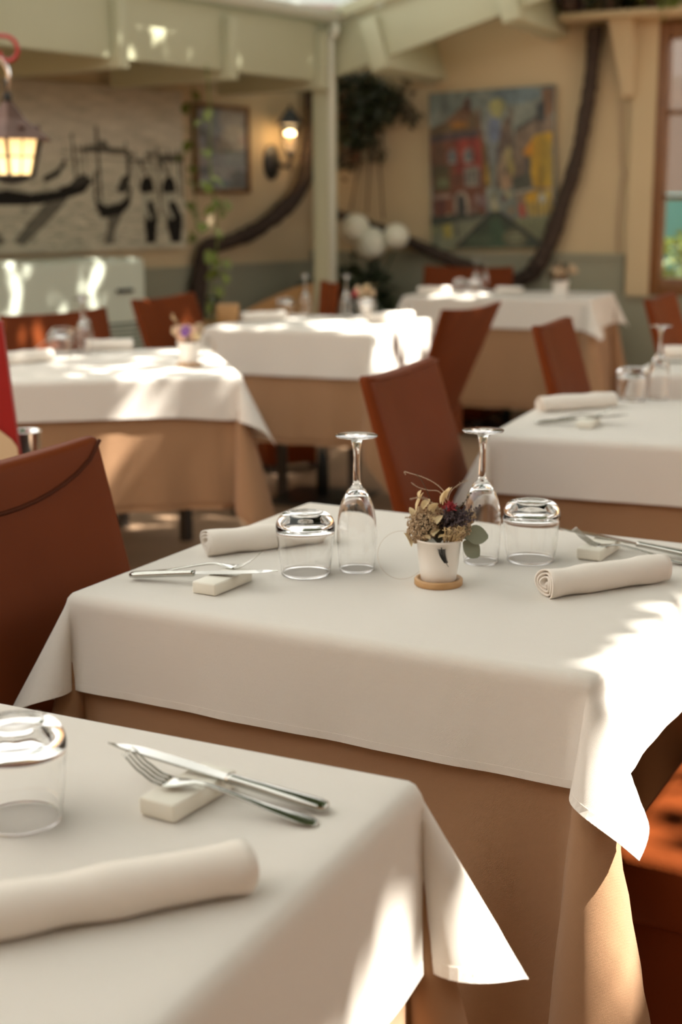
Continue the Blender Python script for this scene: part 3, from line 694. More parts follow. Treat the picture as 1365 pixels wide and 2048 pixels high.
def build_fork():
    m_ = MB(); S = []
    for x, hw, ht in [(0, .003, .0008), (.002, .0072, .0011), (.008, .0098, .0013), (.02, .0098, .0013), (.04, .0072, .0013), (.065, .0046, .0014), (.09, .0033, .0016), (.11, .003, .0017), (.122, .0038, .0014), (.132, .0075, .0011), (.14, .0108, .0010), (.148, .0122, .0009), (.153, .0124, .0009)]: S.append((x, zc(x)+.0014, hw, ht))
    m_.add(*sweep(S))
    for y in (-.0105, -.0035, .0035, .0105):
        T_ = []
        for x in np.linspace(.151, .195, 9):
            t = (x-.151)/.044; T_.append((x, zc(x)+.0014, .0017*(1-.35*t), .0009*(1-.3*t)))
        V, Fc = sweep(T_, 8); V = [(a, b+y*(1-.06*((a-.151)/.044)), c) for a, b, c in V]; m_.add(V, Fc)
    return m_.obj('fork', M['steel'], None, True)
def build_knife():
    root = empty('table_knife')
    S = [(0, 0, .003, .002), (.002, 0, .0072, .0034), (.008, 0, .0088, .0042), (.03, 0, .0084, .0044), (.06, 0, .0066, .0042), (.085, 0, .0056, .004), (.093, 0, .006, .0042), (.097, 0, .0064, .0040)]
    V, Fc = sweep(S, 14); h = mk('handle', [(a, b, c+.0042) for a, b, c in V], Fc, M['steel'], root)
    # blade lying flat, the edge towards -y, rounded tip
    top = []; bot = []; n = 18
    for i in range(n+1):
        t = i/n; x = .0955+.1245*t; yb = .0058 - .0022*t - .0035*max(0, (t-.8)/.2)**2; ye = -.006-.0048*sin(min(1, t/.5)*pi/2) + .0135*max(0, (t-.72)/.28)**2
        ye = min(ye, yb-.0004); top.append((x, yb)); bot.append((x, ye))
    V = []; Fc = []
    for (x, y0), (_, y1) in zip(top, bot): V += [(x, y0, .0052), (x, y1, .0044), (x, y1, .0040), (x, y0, .0032)]
    for i in range(n):
        for k in range(4): Fc.append((4*i+k, 4*i+(k+1) % 4, 4*i+4+(k+1) % 4, 4*i+4+k))
    Fc += [(3, 2, 1, 0), (4*n, 4*n+1, 4*n+2, 4*n+3)]
    mk('blade', V, Fc, M['steel'], root, False); return root
def place_cut(kind, end, tip, zend, ztip, label, roll=0):
    global fork_o, knife_o
    if kind == 'fork':
        if fork_o is None: fork_o = build_fork(); o = fork_o
        else: o = dup(fork_o)
        tag(o, label, 'fork', 'dinner forks')
    else:
        if knife_o is None: knife_o = build_knife(); o = knife_o
        else: o = dup(knife_o)
        tag(o, label, 'knife', 'dinner knives')
    Ld = .165 if kind == 'fork' else .19
    yaw = yawof(end, tip); pitch = math.asin((ztip-zend)/Ld)
    o.location = (end[0], end[1], zend); o.rotation_euler = (roll, -pitch, yaw); o.scale = (.86 if kind == 'fork' else .93,)*3; return o
rest_o = None
def rest(c, yaw, label):
    global rest_o
    if rest_o is None: rest_o = bevelbox('cutlery_rest', .036, .085, .0155, .0025, M['rest'], c=(0, 0, .00775)); o = rest_o
    else: o = dup(rest_o)
    o.location = (c[0], c[1], T+.001); o.rotation_euler = (0, 0, yaw); return tag(o, label, 'cutlery rest', 'cream ceramic cutlery rests')

def dens(prof):
    # smooth the profile and add support rings so that the shading normals follow the glass
    P = spline(prof, 5)
    return [(max(0.0, float(a)), float(b)) for a, b in P]
def fixnormals(o):
    bm = bmesh.new(); bm.from_mesh(o.data); bmesh.ops.remove_doubles(bm, verts=bm.verts, dist=1e-5); bmesh.ops.recalc_face_normals(bm, faces=bm.faces)
    if bm.calc_volume(signed=True) < 0: bmesh.ops.reverse_faces(bm, faces=bm.faces)
    bm.to_mesh(o.data); bm.free()
# --- nearest table
tumbler((-.257, 1.022), 'upturned clear tumbler on the nearest table, cut off by the picture edge')
rest((-.126, 1.056), radians(-32), 'cream cutlery rest on the nearest table')
place_cut('knife', (-.012, 1.030), (-.215, 1.112), T+.002, T+.026, 'steel knife lying across the rest on the nearest table')
place_cut('fork', (-.020, 1.008), (-.185, 1.062), T+.001, T+.021, 'steel fork with upturned tines on the nearest table')
place_roll((-.252, .835), (-.068, .908), 'rolled linen napkin on the nearest table', r=.0205, seed=1)
# --- middle table
tumbler((-.047, 1.771), 'upturned tumbler left of the flowerpot on the middle table')
tumbler((.260, 1.836), 'upturned tumbler right of the flowerpot on the middle table')
wineglass((.021, 1.790), 'upturned wine glass left of the flowerpot on the middle table')
wineglass((.191, 1.827), 'upturned wine glass right behind the flowerpot on the middle table')
rest((-.152, 1.706), radians(-30), 'cream cutlery rest near the left corner of the middle table')
place_cut('knife', (-.276, 1.743), (-.091, 1.690), T+.004, T+.0215, 'steel knife near the left corner of the middle table')
place_cut('fork', (-.264, 1.773), (-.103, 1.735), T+.001, T+.0165, 'steel fork near the left corner of the middle table')
place_roll((-.190, 1.872), (-.024, 1.945), 'rolled linen napkin behind the left tumbler on the middle table', r=.0205, seed=2)
rest((.360, 1.868), radians(-30), 'cream cutlery rest beside the right tumbler on the middle table')
place_cut('fork', (.474, 1.800), (.318, 1.874), T+.001, T+.0145, 'steel fork beside the right tumbler on the middle table')
place_cut('knife', (.492, 1.826), (.300, 1.930), T+.003, T+.0195, 'steel knife at the back right of the middle table')
place_roll((.252, 1.650), (.418, 1.730), 'rolled linen napkin at the right front of the middle table, spiral end showing', r=.0205, seed=3)
# --- shaded table behind
place_roll((.468, 3.215), (.655, 3.292), 'rolled linen napkin on the shaded table behind the dried flowers', r=.022, seed=4)
rest((.545, 3.005), radians(-22), 'cream cutlery rest on the shaded table behind the dried flowers')
place_cut('fork', (.44, 3.055), (.625, 3.05), T+.001, T+.0145, 'steel fork on the shaded table behind the dried flowers')
place_cut('knife', (.43, 3.02), (.648, 3.01), T+.003, T+.019, 'steel knife on the shaded table behind the dried flowers')
tumbler((.721, 3.403), 'upturned tumbler on the shaded table behind the dried flowers')
wineglass((.795, 3.43), 'upturned wine glass on the shaded table behind the dried flowers')
# --- far shaded table below the window
place_roll((1.025, 4.37), (1.22, 4.32), 'rolled linen napkin on the shaded table below the window', r=.023, seed=5)
place_cut('knife', (.95, 4.19), (1.17, 4.15), T+.003, T+.006, 'steel knife on the shaded table below the window')
# --- dappled table near the hanging lantern
place_roll((-1.09, 4.20), (-.915, 4.36), 'sunlit rolled napkin at the front of the lantern table', r=.024, seed=6)
place_cut('fork', (-1.03, 4.57), (-.985, 4.74), T+.001, T+.03, 'upright-tined fork behind the rolled napkin on the lantern table')
place_roll((-.86, 4.68), (-.705, 4.70), 'rolled napkin behind the wine glasses on the lantern table', r=.022, seed=7)
tumbler((-.915, 4.52), 'front upturned tumbler on the lantern table')
tumbler((-.935, 4.66), 'rear upturned tumbler on the lantern table')
wineglass((-.85, 4.58), 'nearer upturned wine glass on the lantern table')
wineglass((-.865, 4.70), 'farther upturned wine glass on the lantern table')
# --- sunny table before the post
place_roll((-.42, 5.85), (-.24, 5.93), 'rolled napkin on the left of the post table', r=.023, seed=8)
tumbler((-.237, 6.08), 'upturned tumbler on the left of the post table')
wineglass((-.15, 6.06), 'upturned wine glass left of the post on the post table')
wineglass((.028, 6.0), 'upturned wine glass right of the post on the post table')
tumbler((.118, 5.98), 'upturned tumbler in front of the red flower on the post table')
place_roll((.115, 5.72), (.30, 5.80), 'sunlit rolled napkin on the right of the post table', r=.026, seed=9)
# --- farthest table
place_roll((.43, 7.60), (.60, 7.55), 'sunlit rolled napkin on the left of the farthest table', r=.026, seed=10)
tumbler((.655, 7.58), 'left upturned tumbler on the farthest table')
tumbler((.725, 7.50), 'right upturned tumbler on the farthest table')
wineglass((.745, 7.66), 'left upturned wine glass on the farthest table')
wineglass((.80, 7.70), 'right upturned wine glass on the farthest table')
place_roll((.86, 7.66), (1.0, 7.62), 'rolled napkin beside the wine glasses of the farthest table', r=.022, seed=11)

# ------------------------------------------------------------------ flower pots
def blobs(C, r, jitter=.3, seed=0):
    """small octahedra at points C"""
    m_ = MB(); rg = random.Random(seed)
    for c in C:
        q = r*(1+jitter*(rg.random()*2-1)); x, y, z = c
        m_.add([(x+q, y, z), (x-q, y, z), (x, y+q, z), (x, y-q, z), (x, y, z+q*1.2), (x, y, z-q*1.2)], [(0,2,4),(2,1,4),(1,3,4),(3,0,4),(2,0,5),(1,2,5),(3,1,5),(0,3,5)])
    return m_
def leafmesh(L_, W_, curl=.2, n=6, notch=0, cup=.15):
    V = []; Fc = []
    for i in range(n+1):
        t = i/n; w_ = W_*sin(pi*(t*.94+.03))**.8; x = L_*t; z = -curl*L_*t*t
        V += [(x, -w_/2, z+cup*w_), (x, 0, z), (x, w_/2, z+cup*w_)]
    for i in range(n): a = 3*i; Fc += [(a, a+1, a+4, a+3), (a+1, a+2, a+5, a+4)]
    return V, Fc
def xf(V, loc, rot):
    m_ = Euler(rot).to_matrix(); return [tuple(m_ @ Vector(v)+Vector(loc)) for v in V]
def potbody(root, s=1.0, h=.056):
    prof = [(0, .0005), (.0215, .0005), (.0228, .002), (.0255, .022), (.0288, h-.004), (.0305, h-.003), (.0312, h), (.0296, h+.0002), (.0285, h-.006), (.0255, h-.012), (0, h-.012)]
    V, F_ = lathe([(r*s, z*s) for r, z in prof], 40); return mk('pot', V, F_, M['pot'], root)
fp = tag(empty('flower_pot', (.125, 1.713, T+.001)), 'small white pot of dried flowers on a bamboo coaster, middle table', 'flower pot', 'white pots of dried flowers')
V, F_ = lathe([(0, 0), (.0298, 0), (.0312, .0015), (.0312, .0075), (.0300, .009), (.0265, .009), (.0255, .006), (0, .006)], 48); mk('coaster', V, F_, M['bamboo'], fp)
pb = potbody(fp); pb.location = (0, 0, .006)
V, F_ = lathe([(0, .048), (.027, .0495)], 24); mk('soil', V, F_, M['soil'], fp)
Z0 = .058
# camera looks along +y here: x = right in the picture
def cluster(c, r, n, seed, flat=1.0):
    rg = random.Random(seed); out = []
    for _ in range(n):
        a = rg.random()*2*pi; b_ = math.acos(2*rg.random()-1); q = r*(.72+.28*rg.random())
        out.append((c[0]+q*sin(b_)*cos(a), c[1]+q*sin(b_)*sin(a), c[2]+q*cos(b_)*flat))
    return out
hd = MB(); 
for i, (c, r, n) in enumerate([((-.021, -.006, Z0+.021), .0205, 900), ((-.012, .004, Z0+.030), .019, 700), ((-.028, .0, Z0+.010), .014, 420), ((.020, -.014, Z0+.012), .012, 380), ((.030, -.006, Z0+.016), .011, 320), ((.037, .002, Z0+.030), .010, 280)]):
    b_ = blobs(cluster(c, r, n, i), .0011, .5, i); hd.add(b_.V, b_.F)
tag(hd.obj('dried_seed_heads', M['seed'], fp, False), 'pale brown fluffy seed heads', kind='stuff')
inner = blobs([(-.018, 0, Z0+.016), (.018, 0, Z0+.014), (0, .004, Z0+.012), (.022, .002, Z0+.028)], .016, .1); inner.obj('flower_core', M['leafdry'], fp, True)
pu = MB(); rg = random.Random(5)
for i in range(64):
    a = Vector((.006+rg.gauss(0, .008), rg.gauss(-.002, .006), Z0+.012)); b_ = Vector((.025+rg.gauss(0, .010), rg.gauss(-.010, .008), Z0+.036+rg.gauss(0, .007)))
    pts = [a.lerp(b_, t)+Vector((rg.gauss(0, .0012), rg.gauss(0, .0012), 0)) for t in np.linspace(.35, 1, 16)]
    q = blobs([tuple(p) for p in pts], .0013, .5, i); pu.add(q.V, q.F)
tag(pu.obj('dark_lavender', M['purple'], fp, False), 'dark purple dried lavender', kind='stuff')
st = MB(); rg = random.Random(8)
for i in range(44):
    x = rg.uniform(-.004, .024); a = Vector((x*.45+.006, -.020+rg.random()*.006, Z0-.004)); b_ = Vector((x*1.05+.004, -.026+rg.gauss(0, .004), Z0+.008+rg.random()*.014))
    m2 = a.lerp(b_, .6)+Vector((rg.gauss(0, .0015), -.001, 0)); st.tube([a, m2, b_], [.00045, .0004, .0006], 4)
    if i % 2 == 0:
        for k in range(3):
            e = b_+Vector((rg.gauss(0, .003), rg.gauss(0, .002), rg.random()*.003)); st.tube([b_, e], [.0004, .0007], 4)
tag(st.obj('straw_tuft', M['straw'], fp, False), 'tuft of pale dry stems', kind='stuff')
pap = [(-.030, -.010, Z0+.040, .026, .009, -1.35, .1), (-.027, -.008, Z0+.058, .010, .006, -1.3, .3), (-.021, -.010, Z0+.043, .016, .012, -1.0, .5), (-.013, -.012, Z0+.041, .015, .012, -1.0, -.4), (-.008, -.010, Z0+.038, .016, .010, -1.2, -.8), (.004, -.008, Z0+.048, .024, .010, -1.35, .0), (.001, -.010, Z0+.050, .018, .008, -1.3, .6), (.008, -.006, Z0+.054, .018, .008, -1.3, -.3), (-.036, -.008, Z0-.006, .020, .012, -1.1, 2.4), (-.033, -.004, Z0+.03, .016, .009, -1.0, 2.0), (-.009, -.027, Z0+.012, .016, .013, -.5, 1.0), (-.013, -.027, Z0+.008, .012, .011, -.2, 2.6), (-.003, -.028, Z0+.010, .012, .011, -.3, .2), (-.004, -.020, Z0+.026, .014, .011, -.9, .8), (-.010, -.018, Z0+.028, .012, .010, -.8, 2.0)]
for x, y, z, L_, W_, tilt, yaw in pap:
    V, F_ = leafmesh(L_, W_, .15, 6, cup=.3); mk('petal', xf(V, (x, y, z), (rng.uniform(-.4, .4), tilt, yaw)), F_, M['papery'], fp)
rf = blobs(cluster((.013, -.010, Z0+.046), .006, 120, 3), .0012, .5, 2)
rg = random.Random(3)
for i in range(40):
    a = rg.random()*2*pi; b_ = rg.uniform(.2, 1.6); d_ = Vector((cos(a)*sin(b_), sin(a)*sin(b_)-.2, cos(b_))); rf.tube([Vector((.013, -.010, Z0+.044)), Vector((.013, -.010, Z0+.044))+d_*.0115], [.0006, .0003], 4)
rf.obj('red_flower', M['redflower'], fp, False)
for x, y, z, L_, W_, rot in [(.030, -.012, Z0+.012, .034, .026, (1.1, .15, .15)), (.030, -.014, Z0+.002, .030, .024, (1.2, .75, .1)), (.026, .004, Z0+.006, .034, .024, (.9, .0, .5))]:
    V, F_ = leafmesh(L_, W_, .1, 8, cup=.06); mk('eucalyptus_leaf', xf(V, (x, y, z), rot), F_, M['euca'], fp)
fe = MB(); P = spline([(.001, -.030, Z0-.002), (.002, -.0345, Z0-.010), (.005, -.034, Z0-.018), (.010, -.0335, Z0-.026)], 6)
fe.tube(P, np.linspace(.0008, .0003, len(P)), 5)
for i in range(2, len(P)-4):
    for sgn in (-1, 1):
        l_ = .0060*(1-i/len(P))**.5; p_ = P[i]; fe.tube([p_, p_+np.array([sgn*l_*.6, -.0005, .0004]), p_+np.array([sgn*l_, -.0003, .0014])], [.0006, .0007, .0001], 4)
fe.obj('fern_sprig', M['fern'], fp, True)
rgp = random.Random(11)
def plume(P, r=.0005, fuzz=.004, n=160, t0=.3):
    S = spline(P, 10); m_ = MB(); m_.tube(S, np.linspace(r, r*.5, len(S)), 5)
    for _ in range(n):
        t = rgp.uniform(t0, 1); p_ = Vector(S[int(t*(len(S)-1))]); d_ = Vector((rgp.gauss(0, 1), rgp.gauss(0, 1), rgp.gauss(0, 1))).normalized()*fuzz*rgp.uniform(.4, 1)
        m_.tube([p_, p_+d_*.5+Vector((-.0005, 0, 0)), p_+d_], [.00016, .00012, .00006], 3, False)
    return tag(m_.obj('grass_plume', M['plume'], fp, True), 'pale feathery grass plume')
plume([(.014, .0, Z0+.035), (.008, -.004, Z0+.060), (-.004, -.006, Z0+.074), (-.020, -.006, Z0+.083), (-.036, -.004, Z0+.088), (-.044, -.002, Z0+.090), (-.043, -.002, Z0+.086)], .0007, .0022, 170, .15)
plume([(.010, .0, Z0+.045), (.0, -.004, Z0+.064), (-.015, -.006, Z0+.067), (-.028, -.006, Z0+.071), (-.036, -.006, Z0+.077)], .0006, .0020, 120, .15)
plume([(-.004, -.004, Z0+.042), (-.012, -.008, Z0+.052), (-.022, -.010, Z0+.058), (-.038, -.012, Z0+.057)], .0007, .0035, 170, .5)
plume([(.010, .004, Z0+.040), (.014, .002, Z0+.062), (.026, .0, Z0+.074), (.036, .002, Z0+.078)], .0005, .0035, 90, .4)
plume([(-.020, .004, Z0+.02), (-.034, .0, Z0+.030), (-.044, .0, Z0+.030)], .0005, .004, 80, .4)
tw = MB(); S = spline([(-.006, -.006, Z0+.04), (-.014, -.008, Z0+.060), (-.022, -.008, Z0+.078), (-.030, -.006, Z0+.088)], 8); tw.tube(S, .0004, 4)
for e in ((.040, .002, Z0+.060), (.034, -.002, Z0+.052)): tw.tube([(.016, -.004, Z0+.035), ((.016+e[0])/2, -.004, (Z0+.035+e[2])/2-.001), e], [.0004, .0003, .0003], 4)
b_ = blobs([(.040, .002, Z0+.061), (.036, .001, Z0+.056), (.034, -.002, Z0+.053), (.030, 0, Z0+.049)], .0013); tw.add(b_.V, b_.F)
tw.obj('twig', M['leafdry'], fp, True)
ring = [( -.047+.0*cos(a)+.031*cos(a), .012+.004*sin(a), .036+.031*sin(a)) for a in np.linspace(.55, 2*pi-.75, 40)]
MB().tube(ring, .00022, 4).obj('thread_loop', M['plume'], fp, True)

def small_pot(p, label, seed, cols, s=1.0, coaster=False, spread=.035):
    r_ = tag(empty('flower_pot', (p[0], p[1], T+.001)), label, 'flower pot', 'white pots of dried flowers')
    z0 = 0
    if coaster:
        V, F_ = lathe([(0, 0), (.034*s, 0), (.034*s, .009), (0, .009)], 24); mk('coaster', V, F_, M['bamboo'], r_); z0 = .009
    b_ = potbody(r_, s); b_.location = (0, 0, z0); rg = random.Random(seed); zt = z0+.052*s
    core = blobs(cluster((0, 0, zt+.012), .018*s, 60, seed), .006*s, .4, seed); core.obj('foliage', M['leafdry'], r_, False)
    for i, (m_, k, rad) in enumerate(cols):
        for q in range(k):
            a = rg.random()*2*pi; d_ = rg.random()*spread*s; c = (d_*cos(a), d_*sin(a), zt+rg.uniform(.012, .045)*s)
            f_ = blobs(cluster(c, rad*s, 26, seed+q), rad*.55*s, .4, q); f_.obj('flower_head', M[m_], r_, False)
    for q in range(5):
        a = rg.random()*2*pi; e = Vector((cos(a)*.05*s, sin(a)*.05*s, zt+rg.uniform(.03, .085)*s)); MB().tube([Vector((0, 0, zt)), e*.5+Vector((0, 0, zt*.6)), e], .0006, 4).obj('stem', M['straw'], r_, True)
    return r_
lp = small_pot((-.461, 4.20), 'white pot of peach and violet dried flowers on the lantern table', 41, [('peach', 9, .010), ('papery', 6, .009), ('violet', 3, .009), ('seed', 5, .010)], 1.15, True, .036)
for k in range(4):
    c = (.055+.004*k, 0, .062-.004*k); R_ = .024-.003*k
    MB().tube([(c[0]+R_*cos(a), .012*sin(a+k), c[2]+R_*sin(a)) for a in np.linspace(0, 2*pi, 26)], .0007, 4).obj('curled_tendril', M['plume'], lp, True)
small_pot((.11, 6.17), 'white pot with a red flower behind the tumbler on the post table', 52, [('redflower', 2, .010), ('papery', 4, .010), ('seed', 5, .010)], 1.2)
small_pot((1.16, 7.34), 'white pot of wispy dried flowers on the farthest table', 63, [('leaforange', 3, .012), ('seed', 5, .013), ('leafdry', 5, .014)], 1.5, False, .045)

# ------------------------------------------------------------------ wall lamps and lanterns
ln = tag(empty('hanging_lantern', (-1.062, 4.60, 1.30), radians(8)), 'lit copper lantern with frosted panes hanging from a red scroll hook', 'lantern')
ns = 6; rt, rb, z0, z1 = .112, .078, .025, .148
def hexp(r, z, k): a = 2*pi*k/ns+radians(30); return (r*cos(a), r*sin(a), z)
V = [hexp(.150, .140, k) for k in range(ns)]+[hexp(.060, .205, k) for k in range(ns)]+[hexp(.016, .258, k) for k in range(ns)]; Fc = []
for k in range(ns): j = (k+1) % ns; Fc += [(k, j, ns+j, ns+k), (ns+k, ns+j, 2*ns+j, 2*ns+k)]
rf_ = mk('roof', V, Fc, M['copper'], ln, False); rf_.modifiers.new('t', 'SOLIDIFY').thickness = .003
for k in range(ns):
    a = 2*pi*(k+.5)/ns+radians(30); V, F_ = lathe([(.0, 0), (.014, .0), (.010, .008), (0, .012)], 10); V = [(x*.8, y, z) for x, y, z in V]
    mk('vent_cap', xf(V, (.088*cos(a), .088*sin(a), .176), (0, .7, a)), F_, M['copper'], rf_)
fr = MB()
for k in range(ns):
    fr.tube([hexp(rb, z0, k), hexp(rt, z1, k)], .0065, 6); j = (k+1) % ns
    fr.tube([hexp(rt, z1, k), hexp(rt, z1, j)], .007, 6); fr.tube([hexp(rb, z0, k), hexp(rb, z0, j)], .006, 6)
fr.obj('frame', M['black'], ln)
for k in range(ns):
    j = (k+1) % ns; A_, B_, C_, D_ = [Vector(q) for q in (hexp(rb*.96, z0, k), hexp(rb*.96, z0, j), hexp(rt*.96, z1, j), hexp(rt*.96, z1, k))]
    pn = mk('pane', [tuple(q) for q in (A_, B_, C_, D_)], [(0, 1, 2, 3)], M['frost'], ln, False); pn.modifiers.new('t', 'SOLIDIFY').thickness = .002
    out = ((A_+B_+C_+D_)/4); out = Vector((out.x, out.y, 0)).normalized()*.004; mb = MB()
    mb.tube([(A_+B_)/2+out, (C_+D_)/2+out], .0028, 5); mb.tube([A_.lerp(D_, .5)+out, B_.lerp(C_, .5)+out], .0028, 5); mb.obj('muntin', M['black'], ln)
V, F_ = lathe([(0, 0), (.03, .004), (.074, .024), (.0, .024)], 6); mk('base', V, F_, M['black'], ln, False)
V, F_ = lathe([(0, .045), (.016, .05), (.026, .07), (.022, .092), (.010, .108), (0, .11)], 16); mk('bulb', V, F_, M['lamp'], ln)
V, F_ = lathe([(0, .255), (.016, .258), (.013, .27), (.016, .28), (0, .285)], 10); mk('finial', V, F_, M['black'], ln)
MB().tube([(.0, .022*cos(a), .302+.022*sin(a)) for a in np.linspace(0, 2*pi, 20)], .004, 6).obj('ring', M['black'], ln, True)
hk = MB().tube(spline([(0, 0, .292), (.004, 0, .31), (.008, 0, .335), (.004, 0, .36), (-.006, 0, .378), (-.014, 0, .392)], 5), .007, 8); hk.obj('hook', M['chrome'], ln, True)
sb = tag(empty('iron_scroll_bracket', (-1.062, 4.60, 0)), 'red iron scroll bracket on a pole, carrying the hanging lantern', 'bracket')
sp = [(.004+.046*(1-.035*k)*cos(a), 0, 1.712+.046*(1-.035*k)*sin(a)) for k, a in enumerate(np.linspace(pi*.5, -pi*1.02, 18))]
sp = [(-.55, 0, 1.60), (-.42, 0, 1.70), (-.25, 0, 1.755), (-.08, 0, 1.762)]+sp
MB().tube(spline(sp, 3), .007, 8).obj('scroll', M['red'], sb, True)
MB().tube([(-.55, 0, 0), (-.55, 0, 2.2)], .02, 10).obj('pole', M['red'], sb, True)
MB().tube([(-.55, 0, 0), (-.55, 0, .02)], .14, 20).obj('foot', M['black'], sb, False)

wlp = onL(.36, 1.487); wa = tag(empty('wall_lantern', wlp, az2rz(222)+pi), 'lit black wall lantern with clear glass beside the vine trunk', 'lantern')
# local: x along the wall to the right, -y into the room
V, F_ = lathe([(0, 0), (.085, 0), (.085, .012), (.055, .022), (.03, .04), (0, .045)], 24); mk('wall_plate', [(x*.8, -z, y*1.25) for x, y, z in V], F_, M['black'], wa)
MB().tube(spline([(0, -.03, 0), (.0, -.08, -.02), (.01, -.12, -.025), (.02, -.145, .0), (.02, -.15, .035)], 5), .012, 10).obj('arm', M['black'], wa, True)
MB().tube([(.02, -.15, -.03), (.02, -.15, -.06)], [.012, .004], 8).obj('drop_finial', M['black'], wa, True)
cz = (.02, -.15, 0)
V, F_ = lathe([(0, .03), (.022, .035), (.034, .06), (.030, .062), (0, .062)], 20); mk('cup', [(x+cz[0], y+cz[1], z) for x, y, z in V], F_, M['black'], wa)
prof = [(.032, .06), (.052, .12), (.062, .215)]; V, F_ = lathe(prof+[(r-.003, z) for r, z in reversed(prof)]+[prof[0]], 28); mk('glass_shade', [(x+cz[0], y+cz[1], z) for x, y, z in V], F_, M['glass'], wa)
V, F_ = lathe([(.02, .07), (.026, .15), (.028, .155), (.0, .155)], 20); mk('candle_tube', [(x+cz[0], y+cz[1], z) for x, y, z in V], F_, M['cream'], wa)
V, F_ = lathe([(0, .150), (.038, .151), (.044, .16), (.044, .20), (.038, .21), (0, .212)], 20); mk('bulb', [(x+cz[0], y+cz[1], z) for x, y, z in V], F_, M['lampshade'], wa)
V, F_ = lathe([(.0, .216), (.085, .216), (.088, .222), (.055, .265), (.030, .30), (.014, .305), (.009, .33), (0, .335)], 6); mk('cap', [(x+cz[0], y+cz[1], z) for x, y, z in V], F_, M['black'], wa, False)

# ------------------------------------------------------------------ vine trunks on the walls
def trunk(name, P, R, label, seed):
    S = spline(P, 10); rg = np.random.default_rng(seed); rr = np.interp(np.linspace(0, 1, len(S)), np.linspace(0, 1, len(R)), R)
    S = S+rg.normal(0, .002, S.shape); rr = rr*(1+.06*np.sin(np.arange(len(S))*.31+seed)+rg.normal(0, .02, len(S)))
    V, F_ = tube(S, list(rr), 14); V = [tuple(np.array(q)+rg.normal(0, .0025, 3)) for q in V]
    return tag(mk(name, V, F_, M['bark']), label, 'vine')
trunk('old_grapevine', [onL(1.10, 0, .07), onL(1.09, .35, .07), onL(1.07, .63, .07), onL(1.03, .85, .07), onL(.97, .985, .07), onL(.84, 1.015, .08), onL(.68, 1.05, .08), onL(.54, 1.10, .08), onL(.38, 1.18, .08), onL(.24, 1.275, .08), onL(.14, 1.40, .08), onL(.09, 1.53, .08), onL(.06, 1.72, .08), onL(.05, 1.92, .07), onL(.05, 2.15, .06)], [.06, .052, .05, .042, .046, .05, .05, .048, .05], 'thick gnarled vine trunk bent along the left wall beside the lantern', 1)
trunk('old_grapevine', [onR(.14, 1.20, .06), onR(.25, 1.16, .06), onR(.47, 1.09, .06), onR(.74, .995, .07), onR(.94, .915, .07), onR(1.14, .845, .07), onR(1.30, .785, .07), onR(1.42, .79, .07), onR(1.52, .87, .07), onR(1.58, .98, .07), onR(1.62, 1.09, .06), onR(1.67, 1.25, .06), onR(1.715, 1.39, .06), onR(1.755, 1.56, .06), onR(1.78, 1.73, .06), onR(1.81, 1.95, .06), onR(1.82, 2.20, .06)], [.026, .032, .036, .042, .05, .048, .042, .04, .042], 'dark vine trunk sagging and rising in front of the townscape painting', 2)
cb = [onR(1.97, 1.80, .015), onR(1.98, 1.6, .01), onR(1.985, 1.45, .01), onR(2.01, 1.40, .012), onR(1.99, 1.33, .01), onR(1.98, 1.1, .01), onR(1.985, .96, .01)]
tag(mk('wall_cable', *tube(spline(cb, 6), .006, 6), mat('cable_cream', (.50, .36, .24), .7)), 'thin cream cable running down the wall left of the window', 'cable')
so_ = tag(empty('wall_socket', onR(1.90, .66, .02), az2rz(115)), 'pinkish wall socket with a black plug, right of the farthest table', 'socket')
bevelbox('plate', .16, .02, .10, .004, M['socket'], so_, c=(-.03, -.01, 0)); bevelbox('plug', .05, .05, .085, .008, M['black'], so_, c=(.02, -.04, -.01)); bevelbox('lid', .17, .03, .012, .003, M['dado'], so_, c=(-.03, -.015, .056))

# ------------------------------------------------------------------ plants
def leafcloud(C, size, seed, droop=.4, asp=.6):
    """one folded quad per leaf (two triangles + two), numpy arrays"""
    C = np.asarray(C, float); n = len(C); r = np.random.default_rng(seed)
    d = r.normal(size=(n, 3)); d[:, 2] -= droop; d /= np.linalg.norm(d, axis=1)[:, None]
    u = np.cross(d, r.normal(size=(n, 3))); u /= np.linalg.norm(u, axis=1)[:, None]; nn = np.cross(d, u)
    s = (size*r.uniform(.65, 1.25, n))[:, None]
    a = C; b_ = C+d*s*.5+u*s*asp*.5+nn*s*.08; c = C+d*s; e = C+d*s*.5-u*s*asp*.5+nn*s*.08
    V = np.stack([a, b_, c, e], 1).reshape(-1, 3); i = np.arange(n)*4
    F_ = np.concatenate([np.stack([i, i+1, i+2], 1), np.stack([i, i+2, i+3], 1)]); return V, F_
def fastmesh(name, V, F_, m_, parent=None):
    me = bpy.data.meshes.new(name); me.vertices.add(len(V)); me.vertices.foreach_set('co', np.asarray(V, np.float32).ravel())
    k = F_.shape[1]; me.loops.add(F_.size); me.loops.foreach_set('vertex_index', F_.astype(np.int32).ravel())
    me.polygons.add(len(F_)); me.polygons.foreach_set('loop_start', np.arange(0, F_.size, k, dtype=np.int32)); me.materials.append(m_); me.update(calc_edges=True)
    o = bpy.data.objects.new(name, me); COL.objects.link(o)
    if parent: o.parent = parent
    return o
def ballpts(c, r, n, seed, sq=(1, 1, 1), fill=.5):
    q = np.random.default_rng(seed); d = q.normal(size=(n, 3)); d /= np.linalg.norm(d, axis=1)[:, None]; rad = r*(fill+(1-fill)*q.random(n)**.5)
    return np.array(c)+d*rad[:, None]*np.array(sq)
